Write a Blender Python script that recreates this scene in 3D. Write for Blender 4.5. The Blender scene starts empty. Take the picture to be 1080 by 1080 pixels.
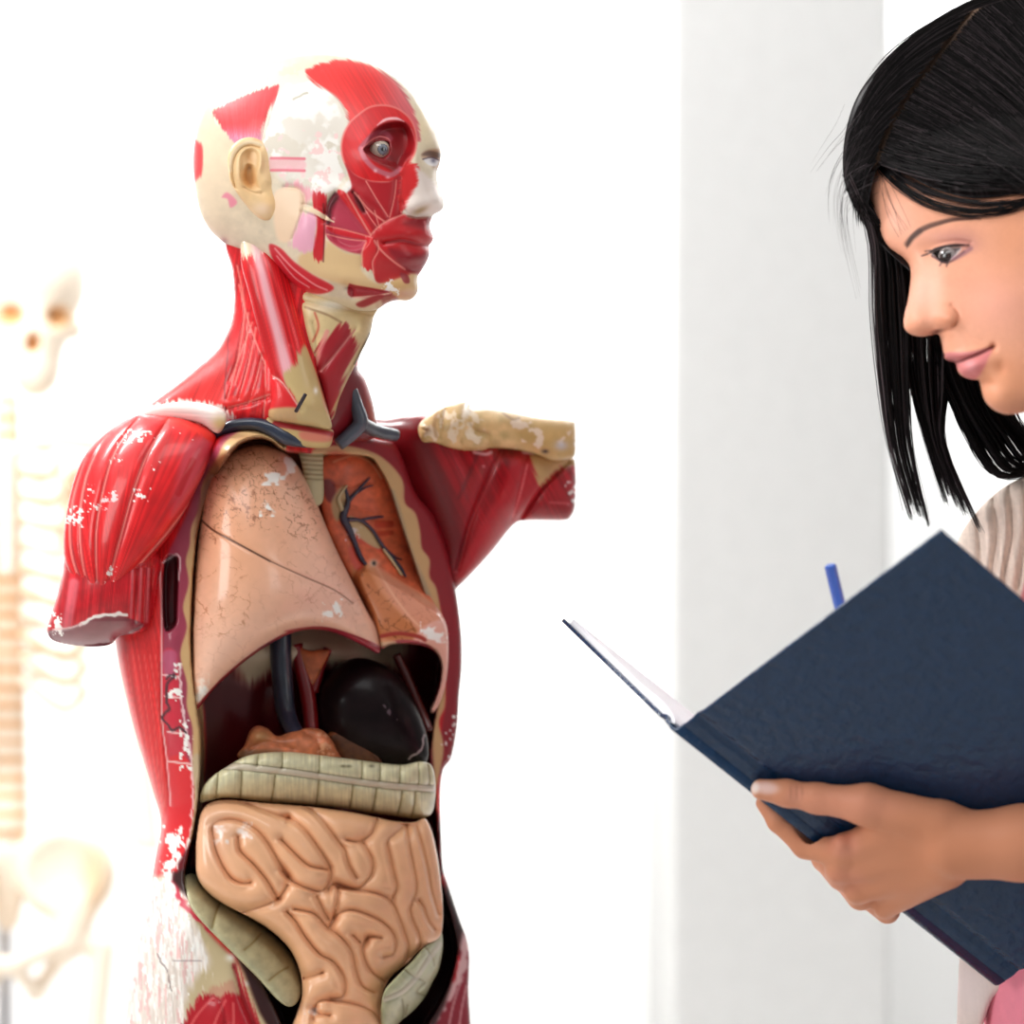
import bpy, math, random
import numpy as np
from math import sin, cos, pi, sqrt, radians
random.seed(7); np.random.seed(7)
C = bpy.context.scene.collection
S = 0.00075      # metres per unit of the drawing grid on the plane d = 0
D = 2.2          # camera distance to that plane
CZ = 1.2         # camera height

def W(x, y, d):
    """grid x, y (at depth d metres behind the plane) -> world"""
    x = np.asarray(x, float); y = np.asarray(y, float); d = np.asarray(d, float) + 0 * x
    k = S * (D + d) / D
    return np.stack([(x - 540) * k, d, CZ - (y - 540) * k], -1)

# ---------------------------------------------------------------- curves and noise
def spl(pts, closed=True, n=6):
    p = np.array(pts, float)
    m = len(p)
    out = []
    rng = range(m if closed else m - 1)
    for i in rng:
        if closed:
            a, b, c, d = p[(i - 1) % m], p[i], p[(i + 1) % m], p[(i + 2) % m]
        else:
            a, b, c, d = p[max(i - 1, 0)], p[i], p[i + 1], p[min(i + 2, m - 1)]
        if np.allclose(b, c):
            continue
        for k in range(n):
            t = k / n
            out.append(0.5 * ((2 * b) + (-a + c) * t + (2 * a - 5 * b + 4 * c - d) * t * t + (-a + 3 * b - 3 * c + d) * t ** 3))
    if not closed:
        out.append(p[-1])
    return np.array(out)

def pdist(X, Y, poly, closed=True):
    """unsigned distance and nearest point"""
    best = np.full(X.shape, 1e18); nx = np.zeros_like(X); ny = np.zeros_like(X)
    m = len(poly)
    for i in range(m if closed else m - 1):
        ax, ay = poly[i][:2]; bx, by = poly[(i + 1) % m][:2]
        ex, ey = bx - ax, by - ay
        L = ex * ex + ey * ey
        if L < 1e-12: continue
        t = np.clip(((X - ax) * ex + (Y - ay) * ey) / L, 0, 1)
        qx = ax + t * ex; qy = ay + t * ey
        dd = (X - qx) ** 2 + (Y - qy) ** 2
        u = dd < best
        best = np.where(u, dd, best); nx = np.where(u, qx, nx); ny = np.where(u, qy, ny)
    return np.sqrt(best), nx, ny

def inside(X, Y, poly):
    r = np.zeros(X.shape, bool)
    m = len(poly)
    for i in range(m):
        x1, y1 = poly[i][:2]; x2, y2 = poly[(i + 1) % m][:2]
        if y1 == y2: continue
        c = ((y1 > Y) != (y2 > Y)) & (X < (x2 - x1) * (Y - y1) / (y2 - y1) + x1)
        r ^= c
    return r

def sgn(X, Y, poly):
    d, _, _ = pdist(X, Y, poly)
    return np.where(inside(X, Y, poly), d, -d)

def ss(a, b, x):
    t = np.clip((x - a) / (b - a + 1e-12), 0, 1)
    return t * t * (3 - 2 * t)

def _h(ix, iy, s):
    v = np.sin(ix * 127.1 + iy * 311.7 + s * 74.7) * 43758.5453
    return v - np.floor(v)

def vn(x, y, s=0):
    ix = np.floor(x); iy = np.floor(y); fx = x - ix; fy = y - iy
    fx = fx * fx * (3 - 2 * fx); fy = fy * fy * (3 - 2 * fy)
    a = _h(ix, iy, s); b = _h(ix + 1, iy, s); c = _h(ix, iy + 1, s); d = _h(ix + 1, iy + 1, s)
    return (a + (b - a) * fx) * (1 - fy) + (c + (d - c) * fx) * fy

def fbm(x, y, s=0, o=3):
    t = 0; a = .5; n = 0
    for i in range(o):
        t = t + a * vn(x, y, s + i * 13); n += a; x = x * 2.03; y = y * 2.03; a *= .5
    return t / n

def worley(x, y, s=0):
    """F2-F1 of jittered cells"""
    ix = np.floor(x); iy = np.floor(y)
    f1 = np.full(x.shape, 9.); f2 = np.full(x.shape, 9.)
    for dx in (-1, 0, 1):
        for dy in (-1, 0, 1):
            cx = ix + dx; cy = iy + dy
            px = cx + _h(cx, cy, s); py = cy + _h(cx, cy, s + 5)
            d = np.hypot(x - px, y - py)
            f2 = np.where(d < f1, f1, np.minimum(f2, d)); f1 = np.minimum(f1, d)
    return f2 - f1

def lin(c):
    c = np.clip(np.asarray(c, float), 0, 1)
    return np.where(c <= .04045, c / 12.92, ((c + .055) / 1.055) ** 2.4)

def rgb(*c): return np.array(c, float) / 255.

def tps(anchors):
    a = np.array(anchors, float)
    if len(a) == 1:
        return lambda x, y: np.full(np.shape(x), a[0, 2])
    if len(a) <= 3:
        A = np.c_[a[:, :2], np.ones(len(a))]
        w = np.linalg.lstsq(A, a[:, 2], rcond=None)[0]
        return lambda x, y: w[0] * x + w[1] * y + w[2]
    P = a[:, :2] / 100.; n = len(P)
    def U(r2): return np.where(r2 > 0, r2 * np.log(r2 + 1e-20), 0) * .5
    K = U(((P[:, None] - P[None]) ** 2).sum(-1)) + np.eye(n) * 1e-3
    M = np.zeros((n + 3, n + 3)); M[:n, :n] = K
    M[:n, n] = 1; M[:n, n + 1:] = P; M[n, :n] = 1; M[n + 1:, :n] = P.T
    w = np.linalg.solve(M, np.r_[a[:, 2], 0, 0, 0])
    def f(x, y):
        x = np.asarray(x, float) / 100; y = np.asarray(y, float) / 100
        r = w[n] + w[n + 1] * x + w[n + 2] * y
        for i in range(n):
            r = r + w[i] * U((x - P[i, 0]) ** 2 + (y - P[i, 1]) ** 2)
        return r
    return f

# ---------------------------------------------------------------- objects
def tag(o, label=None, cat=None, group=None, kind=None):
    if label: o['label'] = label
    if cat: o['category'] = cat
    if group: o['group'] = group
    if kind: o['kind'] = kind
    return o

def empty(name, loc, label, cat, group=None):
    o = bpy.data.objects.new(name, None); C.objects.link(o)
    o.location = loc; o.empty_display_size = .05
    return tag(o, label, cat, group)

def link(name, V, F, mat, parent=None, col=None, smooth=True):
    me = bpy.data.meshes.new(name)
    V = np.asarray(V, float)
    if parent is not None:
        root = parent; off = np.zeros(3)
        while root is not None:
            off += np.array(root.location); root = root.parent
        V = V - off
    if isinstance(F, np.ndarray):
        nf, k = F.shape
        me.vertices.add(len(V)); me.vertices.foreach_set('co', V.astype(np.float32).ravel())
        me.loops.add(nf * k); me.loops.foreach_set('vertex_index', F.astype(np.int32).ravel())
        me.polygons.add(nf)
        me.polygons.foreach_set('loop_start', (np.arange(nf) * k).astype(np.int32))
        try: me.polygons.foreach_set('loop_total', np.full(nf, k, np.int32))
        except Exception: pass
        me.update(calc_edges=True); me.validate()
    else:
        me.from_pydata([tuple(v) for v in V], [], F); me.update()
    if col is not None:
        at = me.color_attributes.new('Col', 'FLOAT_COLOR', 'POINT')
        cc = np.ones((len(V), 4), np.float32); cc[:, :3] = lin(col)
        at.data.foreach_set('color', cc.ravel())
    if smooth and len(me.polygons):
        me.polygons.foreach_set('use_smooth', np.ones(len(me.polygons), bool))
    o = bpy.data.objects.new(name, me); C.objects.link(o)
    if mat: me.materials.append(mat)
    if parent is not None: o.parent = parent
    return o

# ---------------------------------------------------------------- sculpted relief solids
class Relief:
    """A closed solid: an outline, a depth field, a front that is inflated and carved, and a rounded back."""
    def __init__(s, outline, step=1.0, n=6, smooth=True):
        s.poly = spl(outline, True, n) if smooth else np.array(outline, float)
        s.step = step
        lo = s.poly.min(0) - 2 * step; hi = s.poly.max(0) + 2 * step
        nx = int((hi[0] - lo[0]) / step) + 2; ny = int((hi[1] - lo[1]) / step) + 2
        gx = lo[0] + np.arange(nx) * step; gy = lo[1] + np.arange(ny) * step
        GX, GY = np.meshgrid(gx, gy); s.g0 = (gx[0], gy[0])
        ins = inside(GX, GY, s.poly)
        cell = ins[:-1, :-1] | ins[1:, :-1] | ins[:-1, 1:] | ins[1:, 1:]
        used = np.zeros_like(ins)
        used[:-1, :-1] |= cell; used[1:, :-1] |= cell; used[:-1, 1:] |= cell; used[1:, 1:] |= cell
        s.idx = np.full(ins.shape, -1); s.idx[used] = np.arange(used.sum())
        s.ins_grid = ins; s.used = used; s.cell = cell
        X = GX[used].copy(); Y = GY[used].copy(); I = ins[used]
        d, qx, qy = pdist(X, Y, s.poly)
        bnd = ~I | (d < .28 * step)
        X[bnd] = qx[bnd]; Y[bnd] = qy[bnd]
        d = np.where(bnd, 0, d)
        s.X, s.Y, s.sd, s.bnd = X, Y, d, bnd
        s.H = np.zeros_like(X); s.E = np.zeros_like(X)
        s.G = np.zeros_like(X); s.T = 30.
        s.col = np.ones((len(X), 3)) * .8
        s._u = None
    # -- form
    def base(s, anchors):
        s.gf = tps(anchors); s.G = s.gf(s.X, s.Y); return s
    def poisson(s):
        if s._u is not None: return s._u
        m = s.ins_grid; b = m.astype(float)
        def A(u):
            r = 4 * u
            r[1:] -= u[:-1]; r[:-1] -= u[1:]; r[:, 1:] -= u[:, :-1]; r[:, :-1] -= u[:, 1:]
            return r * m
        x = np.zeros_like(b); r = b - A(x); p = r.copy(); rs = (r * r).sum(); r0 = rs
        for i in range(900):
            Ap = A(p); al = rs / (p * Ap).sum(); x += al * p; r -= al * Ap
            rn = (r * r).sum()
            if rn < 1e-7 * r0: break
            p = r + rn / rs * p; rs = rn
        u = np.sqrt(np.maximum(x, 0)); u /= u.max()
        u = u[s.used]; u[s.bnd] = 0
        s._u = u
        return u
    def inflate(s, A, p=1.0):
        s.H = s.H + A * s.poisson() ** p; return s
    def edge(s, w, A):
        w = w(s.X, s.Y) if callable(w) else w; A = A(s.X, s.Y) if callable(A) else A
        t = 1 - np.clip(s.sd / w, 0, 1)
        s.H = s.H + A * np.sqrt(np.maximum(0, 1 - t * t)); s.E = s.E - A
        s.G = s.G + A
        return s
    def near(s, pts, r):
        p = np.array(pts)[:, :2]
        return (s.X > p[:, 0].min() - r) & (s.X < p[:, 0].max() + r) & (s.Y > p[:, 1].min() - r) & (s.Y < p[:, 1].max() + r)
    def fade(s, w=3): return ss(0, w, s.sd)
    def crease(s, pts, w=4., dep=6., ends=True, smooth=True, kind='exp', fade=3):
        p = spl(pts, False, 5) if smooth else np.array(pts, float)
        m = s.near(p, 6 * w)
        d, qx, qy = pdist(s.X[m], s.Y[m], p, False)
        k = np.exp(-d / w) if kind == 'exp' else np.exp(-(d / w) ** 2)
        s.H[m] -= dep * k * (s.fade(fade)[m] if fade else 1)
        return s
    def bump(s, x, y, rx, ry, h, ang=0, p=1, fade=3):
        c, sn = cos(radians(ang)), sin(radians(ang))
        u = ((s.X - x) * c + (s.Y - y) * sn) / rx; v = (-(s.X - x) * sn + (s.Y - y) * c) / ry
        s.H += h * np.exp(-(u * u + v * v) ** p) * s.fade(fade); return s
    def dome(s, x, y, rx, ry, h, ang=0):
        c, sn = cos(radians(ang)), sin(radians(ang))
        u = ((s.X - x) * c + (s.Y - y) * sn) / rx; v = (-(s.X - x) * sn + (s.Y - y) * c) / ry
        s.H += h * np.sqrt(np.maximum(0, 1 - u * u - v * v)) * s.fade(2); return s
    def offset(s, poly, h, soft=6, smooth=True, out=0):
        p = spl(poly, True, 5) if smooth else np.array(poly, float)
        m = s.near(p, soft + 2)
        g = sgn(s.X[m], s.Y[m], p)
        s.H[m] += h * ss(-out, soft, g) * s.fade(2)[m]; return s
    def tilt(s, poly, fn, smooth=True, soft=3):
        p = spl(poly, True, 5) if smooth else np.array(poly, float)
        m = s.near(p, 2)
        g = sgn(s.X[m], s.Y[m], p)
        s.H[m] += fn(s.X[m], s.Y[m]) * ss(0, soft, g); return s
    # -- colour
    def paint(s, c): s.col[:] = c; return s
    def mix(s, m, k, c):
        k = np.asarray(k)[..., None]
        s.col[m] = s.col[m] * (1 - k) + np.asarray(c) * k
    def fill(s, poly, c, soft=1.5, a=1., fr=None, smooth=True, seed=3):
        """fr=(amplitude, direction angle, width): ragged fringe of strokes"""
        p = spl(poly, True, 5) if smooth else np.array(poly, float)
        pad = soft + (fr[0] if fr else 0) + 2
        m = s.near(p, pad); x = s.X[m]; y = s.Y[m]
        if fr:
            t = radians(fr[1]); v = (-x * sin(t) + y * cos(t)) / fr[2]; u = (x * cos(t) + y * sin(t)) / 40
            j = (vn(v, u, seed) + .6 * vn(v * 2.3, u, seed + 2) - .8) * fr[0] * .75
        else: j = 0
        g = sgn(x, y, p) + j
        k = ss(-soft, soft, g) * a
        if callable(c): c = c(x, y)
        s.mix(m, k, c); return s
    def line(s, pts, w, c, soft=.8, a=1., smooth=True, taper=False, wob=0):
        p = spl(pts, False, 5) if smooth else np.array(pts, float)
        m = s.near(p, w + soft + 3 + wob); x = s.X[m]; y = s.Y[m]
        if wob:
            x = x + wob * (vn(x / 5, y / 5, 31) - .5); y = y + wob * (vn(x / 5, y / 5, 37) - .5)
        d, qx, qy = pdist(x, y, p, False)
        if taper:
            t0 = np.hypot(qx - p[0, 0], qy - p[0, 1]); t1 = np.hypot(qx - p[-1, 0], qy - p[-1, 1])
            ww = w * np.clip(np.minimum(t0, t1) / (.25 * np.hypot(*(p[-1] - p[0])) + 1), .25, 1)
        else: ww = w
        s.mix(m, (1 - ss(ww / 2 - soft / 2, ww / 2 + soft, d)) * a, c); return s
    def glow(s, x, y, rx, ry, c, a=1., ang=0):
        cc, sn = cos(radians(ang)), sin(radians(ang))
        u = ((s.X - x) * cc + (s.Y - y) * sn) / rx; v = (-(s.X - x) * sn + (s.Y - y) * cc) / ry
        k = np.exp(-(u * u + v * v)) * a
        s.mix(slice(None), k, c); return s
    def fibre(s, ang=90, w=1.6, L=40, amt=.12, poly=None, fan=None, seed=1):
        m = s.near(spl(poly), 1) if poly is not None else np.ones(len(s.X), bool)
        x = s.X[m]; y = s.Y[m]
        if fan:
            th = np.arctan2(y - fan[1], x - fan[0]); r = np.hypot(x - fan[0], y - fan[1])
            v = th * fan[2] / w; u = r / L
        else:
            t = radians(ang); u = (x * cos(t) + y * sin(t)) / L; v = (-x * sin(t) + y * cos(t)) / w
        f = (vn(v, u, seed) - .5) + .6 * (vn(v * 2.1, u * 1.3, seed + 1) - .5)
        k = 1 + amt * 2 * f
        if poly is not None: k = 1 + (k - 1) * ss(0, 2, sgn(x, y, spl(poly)))
        s.col[m] = np.clip(s.col[m] * k[:, None] + np.maximum(k - 1, 0)[:, None] * .25, 0, 1)
        return s
    def chips(s, poly, c, th=.62, sc=7, soft=.03, seed=9, st=(1, 1)):
        p = spl(poly, True, 5); m = s.near(p, 3); x = s.X[m]; y = s.Y[m]
        f = fbm(x / sc / st[0], y / sc / st[1], seed, 4)
        e = ss(-1, 8, sgn(x, y, p))
        s.mix(m, ss(th - soft, th + soft, f - (1 - e) * .25), c); return s
    def mottle(s, amt=.06, sc=9, seed=4, tint=(1, 1, 1)):
        f = (fbm(s.X / sc, s.Y / sc, seed, 4) - .5) * 2 * amt
        s.col = np.clip(s.col * (1 + f[:, None] * np.asarray(tint)), 0, 1); return s
    def cells(s, poly, c, sc=9, th=.07, a=.7, seed=2, soft=6):
        p = spl(poly, True, 5); m = s.near(p, 2); x = s.X[m]; y = s.Y[m]
        xx = x + 11 * fbm(x / 7, y / 7, 41); yy = y + 11 * fbm(x / 7, y / 7, 47)
        wl = worley(xx / sc, yy / sc, seed)
        s.mix(m, (1 - ss(th * .4, th * 1.7, wl)) * a * ss(0, soft, sgn(x, y, p)) * ss(.34, .62, fbm(x / 9, y / 9, seed + 3)), c); return s
    # -- out
    def front(s): return s.G - s.H
    def depth_at(s, x, y):
        """front depth (grid units) at points, by nearest node"""
        g = s.G - s.H
        r = []
        for a, b in zip(np.ravel(x), np.ravel(y)):
            i = np.argmin((s.X - a) ** 2 + (s.Y - b) ** 2); r.append(g[i])
        return np.array(r)
    def sample(s, x, y):
        x = np.asarray(x, float); y = np.asarray(y, float)
        i = np.clip(np.rint((x - s.g0[0]) / s.step).astype(int), 0, s.idx.shape[1] - 1)
        j = np.clip(np.rint((y - s.g0[1]) / s.step).astype(int), 0, s.idx.shape[0] - 1)
        k = s.idx[j, i]; g = s.G - s.H
        out = g[np.maximum(k, 0)]
        for q in np.argwhere(k < 0).ravel():
            out[q] = g[np.argmin((s.X - x[q]) ** 2 + (s.Y - y[q]) ** 2)]
        return out
    def mesh(s, thick=None, off=0.):
        T = s.T if thick is None else thick
        n = len(s.X)
        zf = s.G - s.H + off
        zb = s.G - (-s.E if False else 0) + off
        zb = (s.G + T * np.sqrt(np.clip(s.poisson(), 0, 1)) ) + off
        zb = np.maximum(zb, zf + .5)
        zb[s.bnd] = zf[s.bnd]
        inner = np.where(~s.bnd)[0]
        V = np.vstack([W(s.X, s.Y, zf * S), W(s.X[inner], s.Y[inner], zb[inner] * S)])
        back = np.arange(n); back[inner] = n + np.arange(len(inner))
        J, I = np.where(s.cell)
        a = s.idx[J, I]; b = s.idx[J, I + 1]; c = s.idx[J + 1, I + 1]; d = s.idx[J + 1, I]
        Ff = np.stack([a, d, c, b], 1)
        allb = s.bnd[a] & s.bnd[b] & s.bnd[c] & s.bnd[d]
        Fb = np.stack([back[a], back[b], back[c], back[d]], 1)[~allb]
        F = np.vstack([Ff[~allb], Fb])
        col = np.vstack([s.col, s.col[inner]])
        return V, F, col
    def build(s, name, mat, parent, thick=None, off=0.):
        V, F, col = s.mesh(thick, off)
        return link(name, V, F, mat, parent, col)

def join(parts):
    VV = []; FF = []; CC = []; o = 0
    for V, F, c in parts:
        VV.append(V); CC.append(np.broadcast_to(c, (len(V), 3)))
        F = np.array(F); FF.append(F + o); o += len(V)
    return np.vstack(VV), np.vstack(FF), np.vstack(CC)

# ---------------------------------------------------------------- tubes and implicit bodies
def tube_mesh(path, rad, sides=10, cap=True):
    P = np.asarray(path, float); n = len(P)
    rad = np.full(n, rad) if np.isscalar(rad) else np.asarray(rad, float)
    T = np.gradient(P, axis=0); T /= np.linalg.norm(T, axis=1)[:, None] + 1e-12
    u = np.array([0, 0, 1.]) if abs(T[0][2]) < .8 else np.array([1., 0, 0])
    V = []; F = []
    for i in range(n):
        u = u - T[i] * (u @ T[i]); u /= np.linalg.norm(u) + 1e-12
        v = np.cross(T[i], u)
        a = np.arange(sides) * 2 * pi / sides
        V.append(P[i] + rad[i] * (np.cos(a)[:, None] * u + np.sin(a)[:, None] * v))
    V = np.vstack(V)
    for i in range(n - 1):
        for k in range(sides):
            F.append((i * sides + k, i * sides + (k + 1) % sides, (i + 1) * sides + (k + 1) % sides, (i + 1) * sides + k))
    if cap:
        F.append(tuple(range(sides - 1, -1, -1))); F.append(tuple((n - 1) * sides + k for k in range(sides)))
    return V, F

def gpath(pts, n=6):
    """grid points (x, y, depth) -> smooth world path"""
    p = spl(pts, False, n)
    return W(p[:, 0], p[:, 1], p[:, 2] * S)

def tubes(name, lst, mat, parent, sides=10, col=None, n=6):
    """lst of (grid points with depth, radius or list of radii in grid units)"""
    VV = []; FF = []; CC = []; o = 0
    for k, (pts, r) in enumerate(lst):
        p = gpath(pts, n)
        if np.isscalar(r): rr = np.full(len(p), r)
        else: rr = np.interp(np.linspace(0, 1, len(p)), np.linspace(0, 1, len(r)), r)
        V, F = tube_mesh(p, rr * S, sides)
        VV.append(V); FF += [tuple(i + o for i in f) for f in F]; o += len(V)
        if col is not None: CC.append(np.tile(col[k] if isinstance(col, list) else col, (len(V), 1)))
    return link(name, np.vstack(VV), FF, mat, parent, np.vstack(CC) if CC else None)

def strands(name, paths, rads, mat, parent, cols, sides=3):
    """many thin tapered tubes in one mesh (hair); paths: list of (n,3) world arrays of equal n"""
    P = np.array(paths); m, n, _ = P.shape
    T = np.gradient(P, axis=1); T /= np.linalg.norm(T, axis=2)[..., None] + 1e-12
    ref = np.array([0, -1., 0.]); u = np.cross(T, ref); u /= np.linalg.norm(u, axis=2)[..., None] + 1e-9
    v = np.cross(T, u)
    R = np.asarray(rads)
    if R.ndim == 1: R = R[:, None] * np.ones((1, n))
    a = np.arange(sides) * 2 * pi / sides
    V = P[:, :, None] + R[:, :, None, None] * (np.cos(a)[None, None, :, None] * u[:, :, None] + np.sin(a)[None, None, :, None] * v[:, :, None])
    idx = np.arange(m * n * sides).reshape(m, n, sides)
    nx = np.roll(idx, -1, 2)
    F = np.stack([idx[:, :-1], nx[:, :-1], nx[:, 1:], idx[:, 1:]], -1).reshape(-1, 4)
    col = np.repeat(np.asarray(cols), n * sides, axis=0)
    return link(name, V.reshape(-1, 3), F, mat, parent, col)

def rcone(P, a, b, ra, rb):
    a = np.array(a, float); b = np.array(b, float)
    ab = b - a; t = np.clip(((P - a) @ ab) / (ab @ ab), 0, 1)
    return np.linalg.norm(P - a - t[..., None] * ab, axis=-1) - (ra + (rb - ra) * t)

def ellip(P, c, r):
    q = (P - np.array(c)) / np.array(r); k = np.linalg.norm(q, axis=-1)
    return (k - 1) * min(r)

def smin(a, b, k):
    h = np.clip(.5 + .5 * (b - a) / k, 0, 1)
    return b * (1 - h) + a * h - k * h * (1 - h)

def smax(a, b, k): return -smin(-a, -b, k)

def nets(f, lo, hi, step):
    """naive surface nets of an implicit function in its own space"""
    lo = np.array(lo, float); n = np.ceil((np.array(hi) - lo) / step).astype(int) + 1
    ax = [lo[i] + np.arange(n[i]) * step for i in range(3)]
    G = np.stack(np.meshgrid(*ax, indexing='ij'), -1)
    v = np.empty(n)
    for i in range(0, n[0], 16): v[i:i + 16] = f(G[i:i + 16])
    s = v < 0
    c = np.zeros(n - 1, int)
    for a in (0, 1):
        for b in (0, 1):
            for d in (0, 1):
                c += s[a:n[0] - 1 + a, b:n[1] - 1 + b, d:n[2] - 1 + d]
    act = (c > 0) & (c < 8)
    ids = np.full(n - 1, -1); ids[act] = np.arange(act.sum())
    ci = np.argwhere(act)
    acc = np.zeros((len(ci), 3)); cnt = np.zeros(len(ci))
    cor = np.array([(a, b, d) for a in (0, 1) for b in (0, 1) for d in (0, 1)])
    for i in range(8):
        for j in range(i + 1, 8):
            if np.abs(cor[i] - cor[j]).sum() != 1: continue
            pi_, pj = ci + cor[i], ci + cor[j]
            va = v[tuple(pi_.T)]; vb = v[tuple(pj.T)]
            cr = (va < 0) != (vb < 0)
            t = np.where(cr, va / (va - vb + 1e-20), 0)
            acc += np.where(cr[:, None], pi_ + t[:, None] * (pj - pi_), 0); cnt += cr
    V = lo + step * acc / cnt[:, None]
    F = []
    for axis in range(3):
        o = [i for i in range(3) if i != axis]
        sl0 = [slice(None)] * 3; sl1 = [slice(None)] * 3
        sl0[axis] = slice(0, -1); sl1[axis] = slice(1, None)
        for q in o: sl0[q] = slice(1, -1); sl1[q] = slice(1, -1)
        e = s[tuple(sl0)] != s[tuple(sl1)]
        inn = s[tuple(sl0)]
        E = np.argwhere(e)
        if not len(E): continue
        fl = inn[tuple(E.T)]
        b = E.copy()
        for q in o: b[:, q] += 1
        def cell(d0, d1):
            k = b.copy(); k[:, o[0]] += d0; k[:, o[1]] += d1
            return ids[tuple(k.T)]
        q4 = np.stack([cell(-1, -1), cell(0, -1), cell(0, 0), cell(-1, 0)], 1)
        if axis == 1: fl = ~fl
        q4 = np.where(fl[:, None], q4, q4[:, ::-1])
        F.append(q4)
    return V, np.vstack(F)

# ---------------------------------------------------------------- materials
def nodes(name):
    m = bpy.data.materials.new(name); m.use_nodes = True
    nt = m.node_tree; b = nt.nodes['Principled BSDF']
    return m, nt, b

def plain(name, c, rough=.5, bump=0, bscale=60, var=0, metal=0, coat=0, spec=.5):
    m, nt, b = nodes(name)
    b.inputs['Roughness'].default_value = rough; b.inputs['Metallic'].default_value = metal
    b.inputs['Specular IOR Level'].default_value = spec
    b.inputs['Coat Weight'].default_value = coat
    tc = nt.nodes.new('ShaderNodeTexCoord'); nz = nt.nodes.new('ShaderNodeTexNoise')
    nz.inputs['Scale'].default_value = bscale; nz.inputs['Detail'].default_value = 4
    nt.links.new(tc.outputs['Object'], nz.inputs['Vector'])
    r = nt.nodes.new('ShaderNodeValToRGB'); L = lin(c)
    r.color_ramp.elements[0].color = (*np.clip(L * (1 - var), 0, 1), 1); r.color_ramp.elements[1].color = (*np.clip(L * (1 + var), 0, 1), 1)
    r.color_ramp.elements[0].position = .3; r.color_ramp.elements[1].position = .7
    nt.links.new(nz.outputs['Fac'], r.inputs['Fac']); nt.links.new(r.outputs['Color'], b.inputs['Base Color'])
    if bump:
        bp = nt.nodes.new('ShaderNodeBump'); bp.inputs['Strength'].default_value = bump; bp.inputs['Distance'].default_value = .002
        nt.links.new(nz.outputs['Fac'], bp.inputs['Height']); nt.links.new(bp.outputs['Normal'], b.inputs['Normal'])
    return m

def vcol(name, rough=.3, coat=.0, spec=.5, bump=.0, bscale=300, sss=0, aniso=0, cr=.08, bd=.001):
    m, nt, b = nodes(name)
    a = nt.nodes.new('ShaderNodeAttribute'); a.attribute_name = 'Col'
    nt.links.new(a.outputs['Color'], b.inputs['Base Color'])
    b.inputs['Roughness'].default_value = rough; b.inputs['Specular IOR Level'].default_value = spec
    b.inputs['Coat Weight'].default_value = coat; b.inputs['Coat Roughness'].default_value = cr
    if sss:
        b.inputs['Subsurface Weight'].default_value = sss
        b.inputs['Subsurface Radius'].default_value = (.012, .005, .003); b.inputs['Subsurface Scale'].default_value = .6
    if bump:
        tc = nt.nodes.new('ShaderNodeTexCoord'); nz = nt.nodes.new('ShaderNodeTexNoise')
        nz.inputs['Scale'].default_value = bscale; nz.inputs['Detail'].default_value = 5
        nt.links.new(tc.outputs['Object'], nz.inputs['Vector'])
        bp = nt.nodes.new('ShaderNodeBump'); bp.inputs['Strength'].default_value = bump; bp.inputs['Distance'].default_value = bd
        nt.links.new(nz.outputs['Fac'], bp.inputs['Height']); nt.links.new(bp.outputs['Normal'], b.inputs['Normal'])
    return m

M_VARN = vcol('varnished painted plaster', .34, .28, .3, .10, 160)
M_GLOSS = vcol('glossy enamel', .3, .55, .4, .08, 160, cr=.12)
M_DARK = vcol('black varnish', .3, .06, .12, .10, 160)
M_SATIN = vcol('satin painted plaster', .42, .15, .4, .10, 200)
M_SKIN = vcol('skin', .48, 0, .2, .06, 500, sss=.03)
M_HAIR = vcol('dark hair', .38, 0, .13)
M_CLOTH = vcol('knitted cloth', .85, 0, .2, .35, 420)
M_BONE = vcol('ivory bone plastic', .5, 0, .4, .05, 90)
# ================================================================ camera, light, room
cam = bpy.data.cameras.new('camera'); camo = bpy.data.objects.new('camera', cam); C.objects.link(camo)
camo.location = (0, -D, CZ); camo.rotation_euler = (pi / 2, 0, 0)
cam.sensor_width = 36; cam.lens = 36 * D / (1080 * S)
cam.dof.use_dof = True; cam.dof.focus_distance = D - .07; cam.dof.aperture_fstop = 4.5
cam.clip_start = .05
bpy.context.scene.camera = camo
vs = bpy.context.scene.view_settings
vs.view_transform = 'Standard'; vs.look = 'None'; vs.gamma = 1; vs.exposure = 0; vs.use_curve_mapping = False

w = bpy.data.worlds.new('world'); bpy.context.scene.world = w; w.use_nodes = True
w.node_tree.nodes['Background'].inputs['Color'].default_value = (.98, .99, 1, 1)
w.node_tree.nodes['Background'].inputs['Strength'].default_value = .30

def area(name, loc, target, sx, sy, power, col=(1, 1, 1)):
    l = bpy.data.lights.new(name, 'AREA'); l.shape = 'RECTANGLE'; l.size = sx; l.size_y = sy
    l.energy = power; l.color = col
    o = bpy.data.objects.new(name, l); C.objects.link(o); o.location = loc
    from mathutils import Vector
    o.rotation_euler = (Vector(target) - Vector(loc)).to_track_quat('-Z', 'Y').to_euler()
    return o
# tall window light from the left, a softer one from the right, a ceiling lamp in front; unseen lights added for wall and skeleton
area('window_light', (-2.3, -1.5, 2.1), (0, 0, 1.2), 1.2, 1.6, 38, (1, .99, .97))
area('side_window_light', (2.3, -1.7, 1.9), (.1, 0, 1.15), .9, 1.6, 10, (1, .99, .98))
area('ceiling_lamp', (-.2, -1.1, 2.95), (.05, -.05, 1.1), 1.5, .9, 16)
area('added_wall_light', (-.6, 2.55, 2.9), (-.6, 3.3, 1.0), 2.6, .4, 58)  # out of view, added to burn the back wall out to white
area('added_wall_light', (1.35, 2.7, 2.9), (1.0, 3.3, .9), .8, .4, 46)  # out of view, added to lift the wall right of the pillar
area('added_skeleton_light', (-1.6, .6, 2.9), (-1.0, 2.0, 1.0), .8, .8, 100)  # unseen light added to overexpose the skeleton

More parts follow.
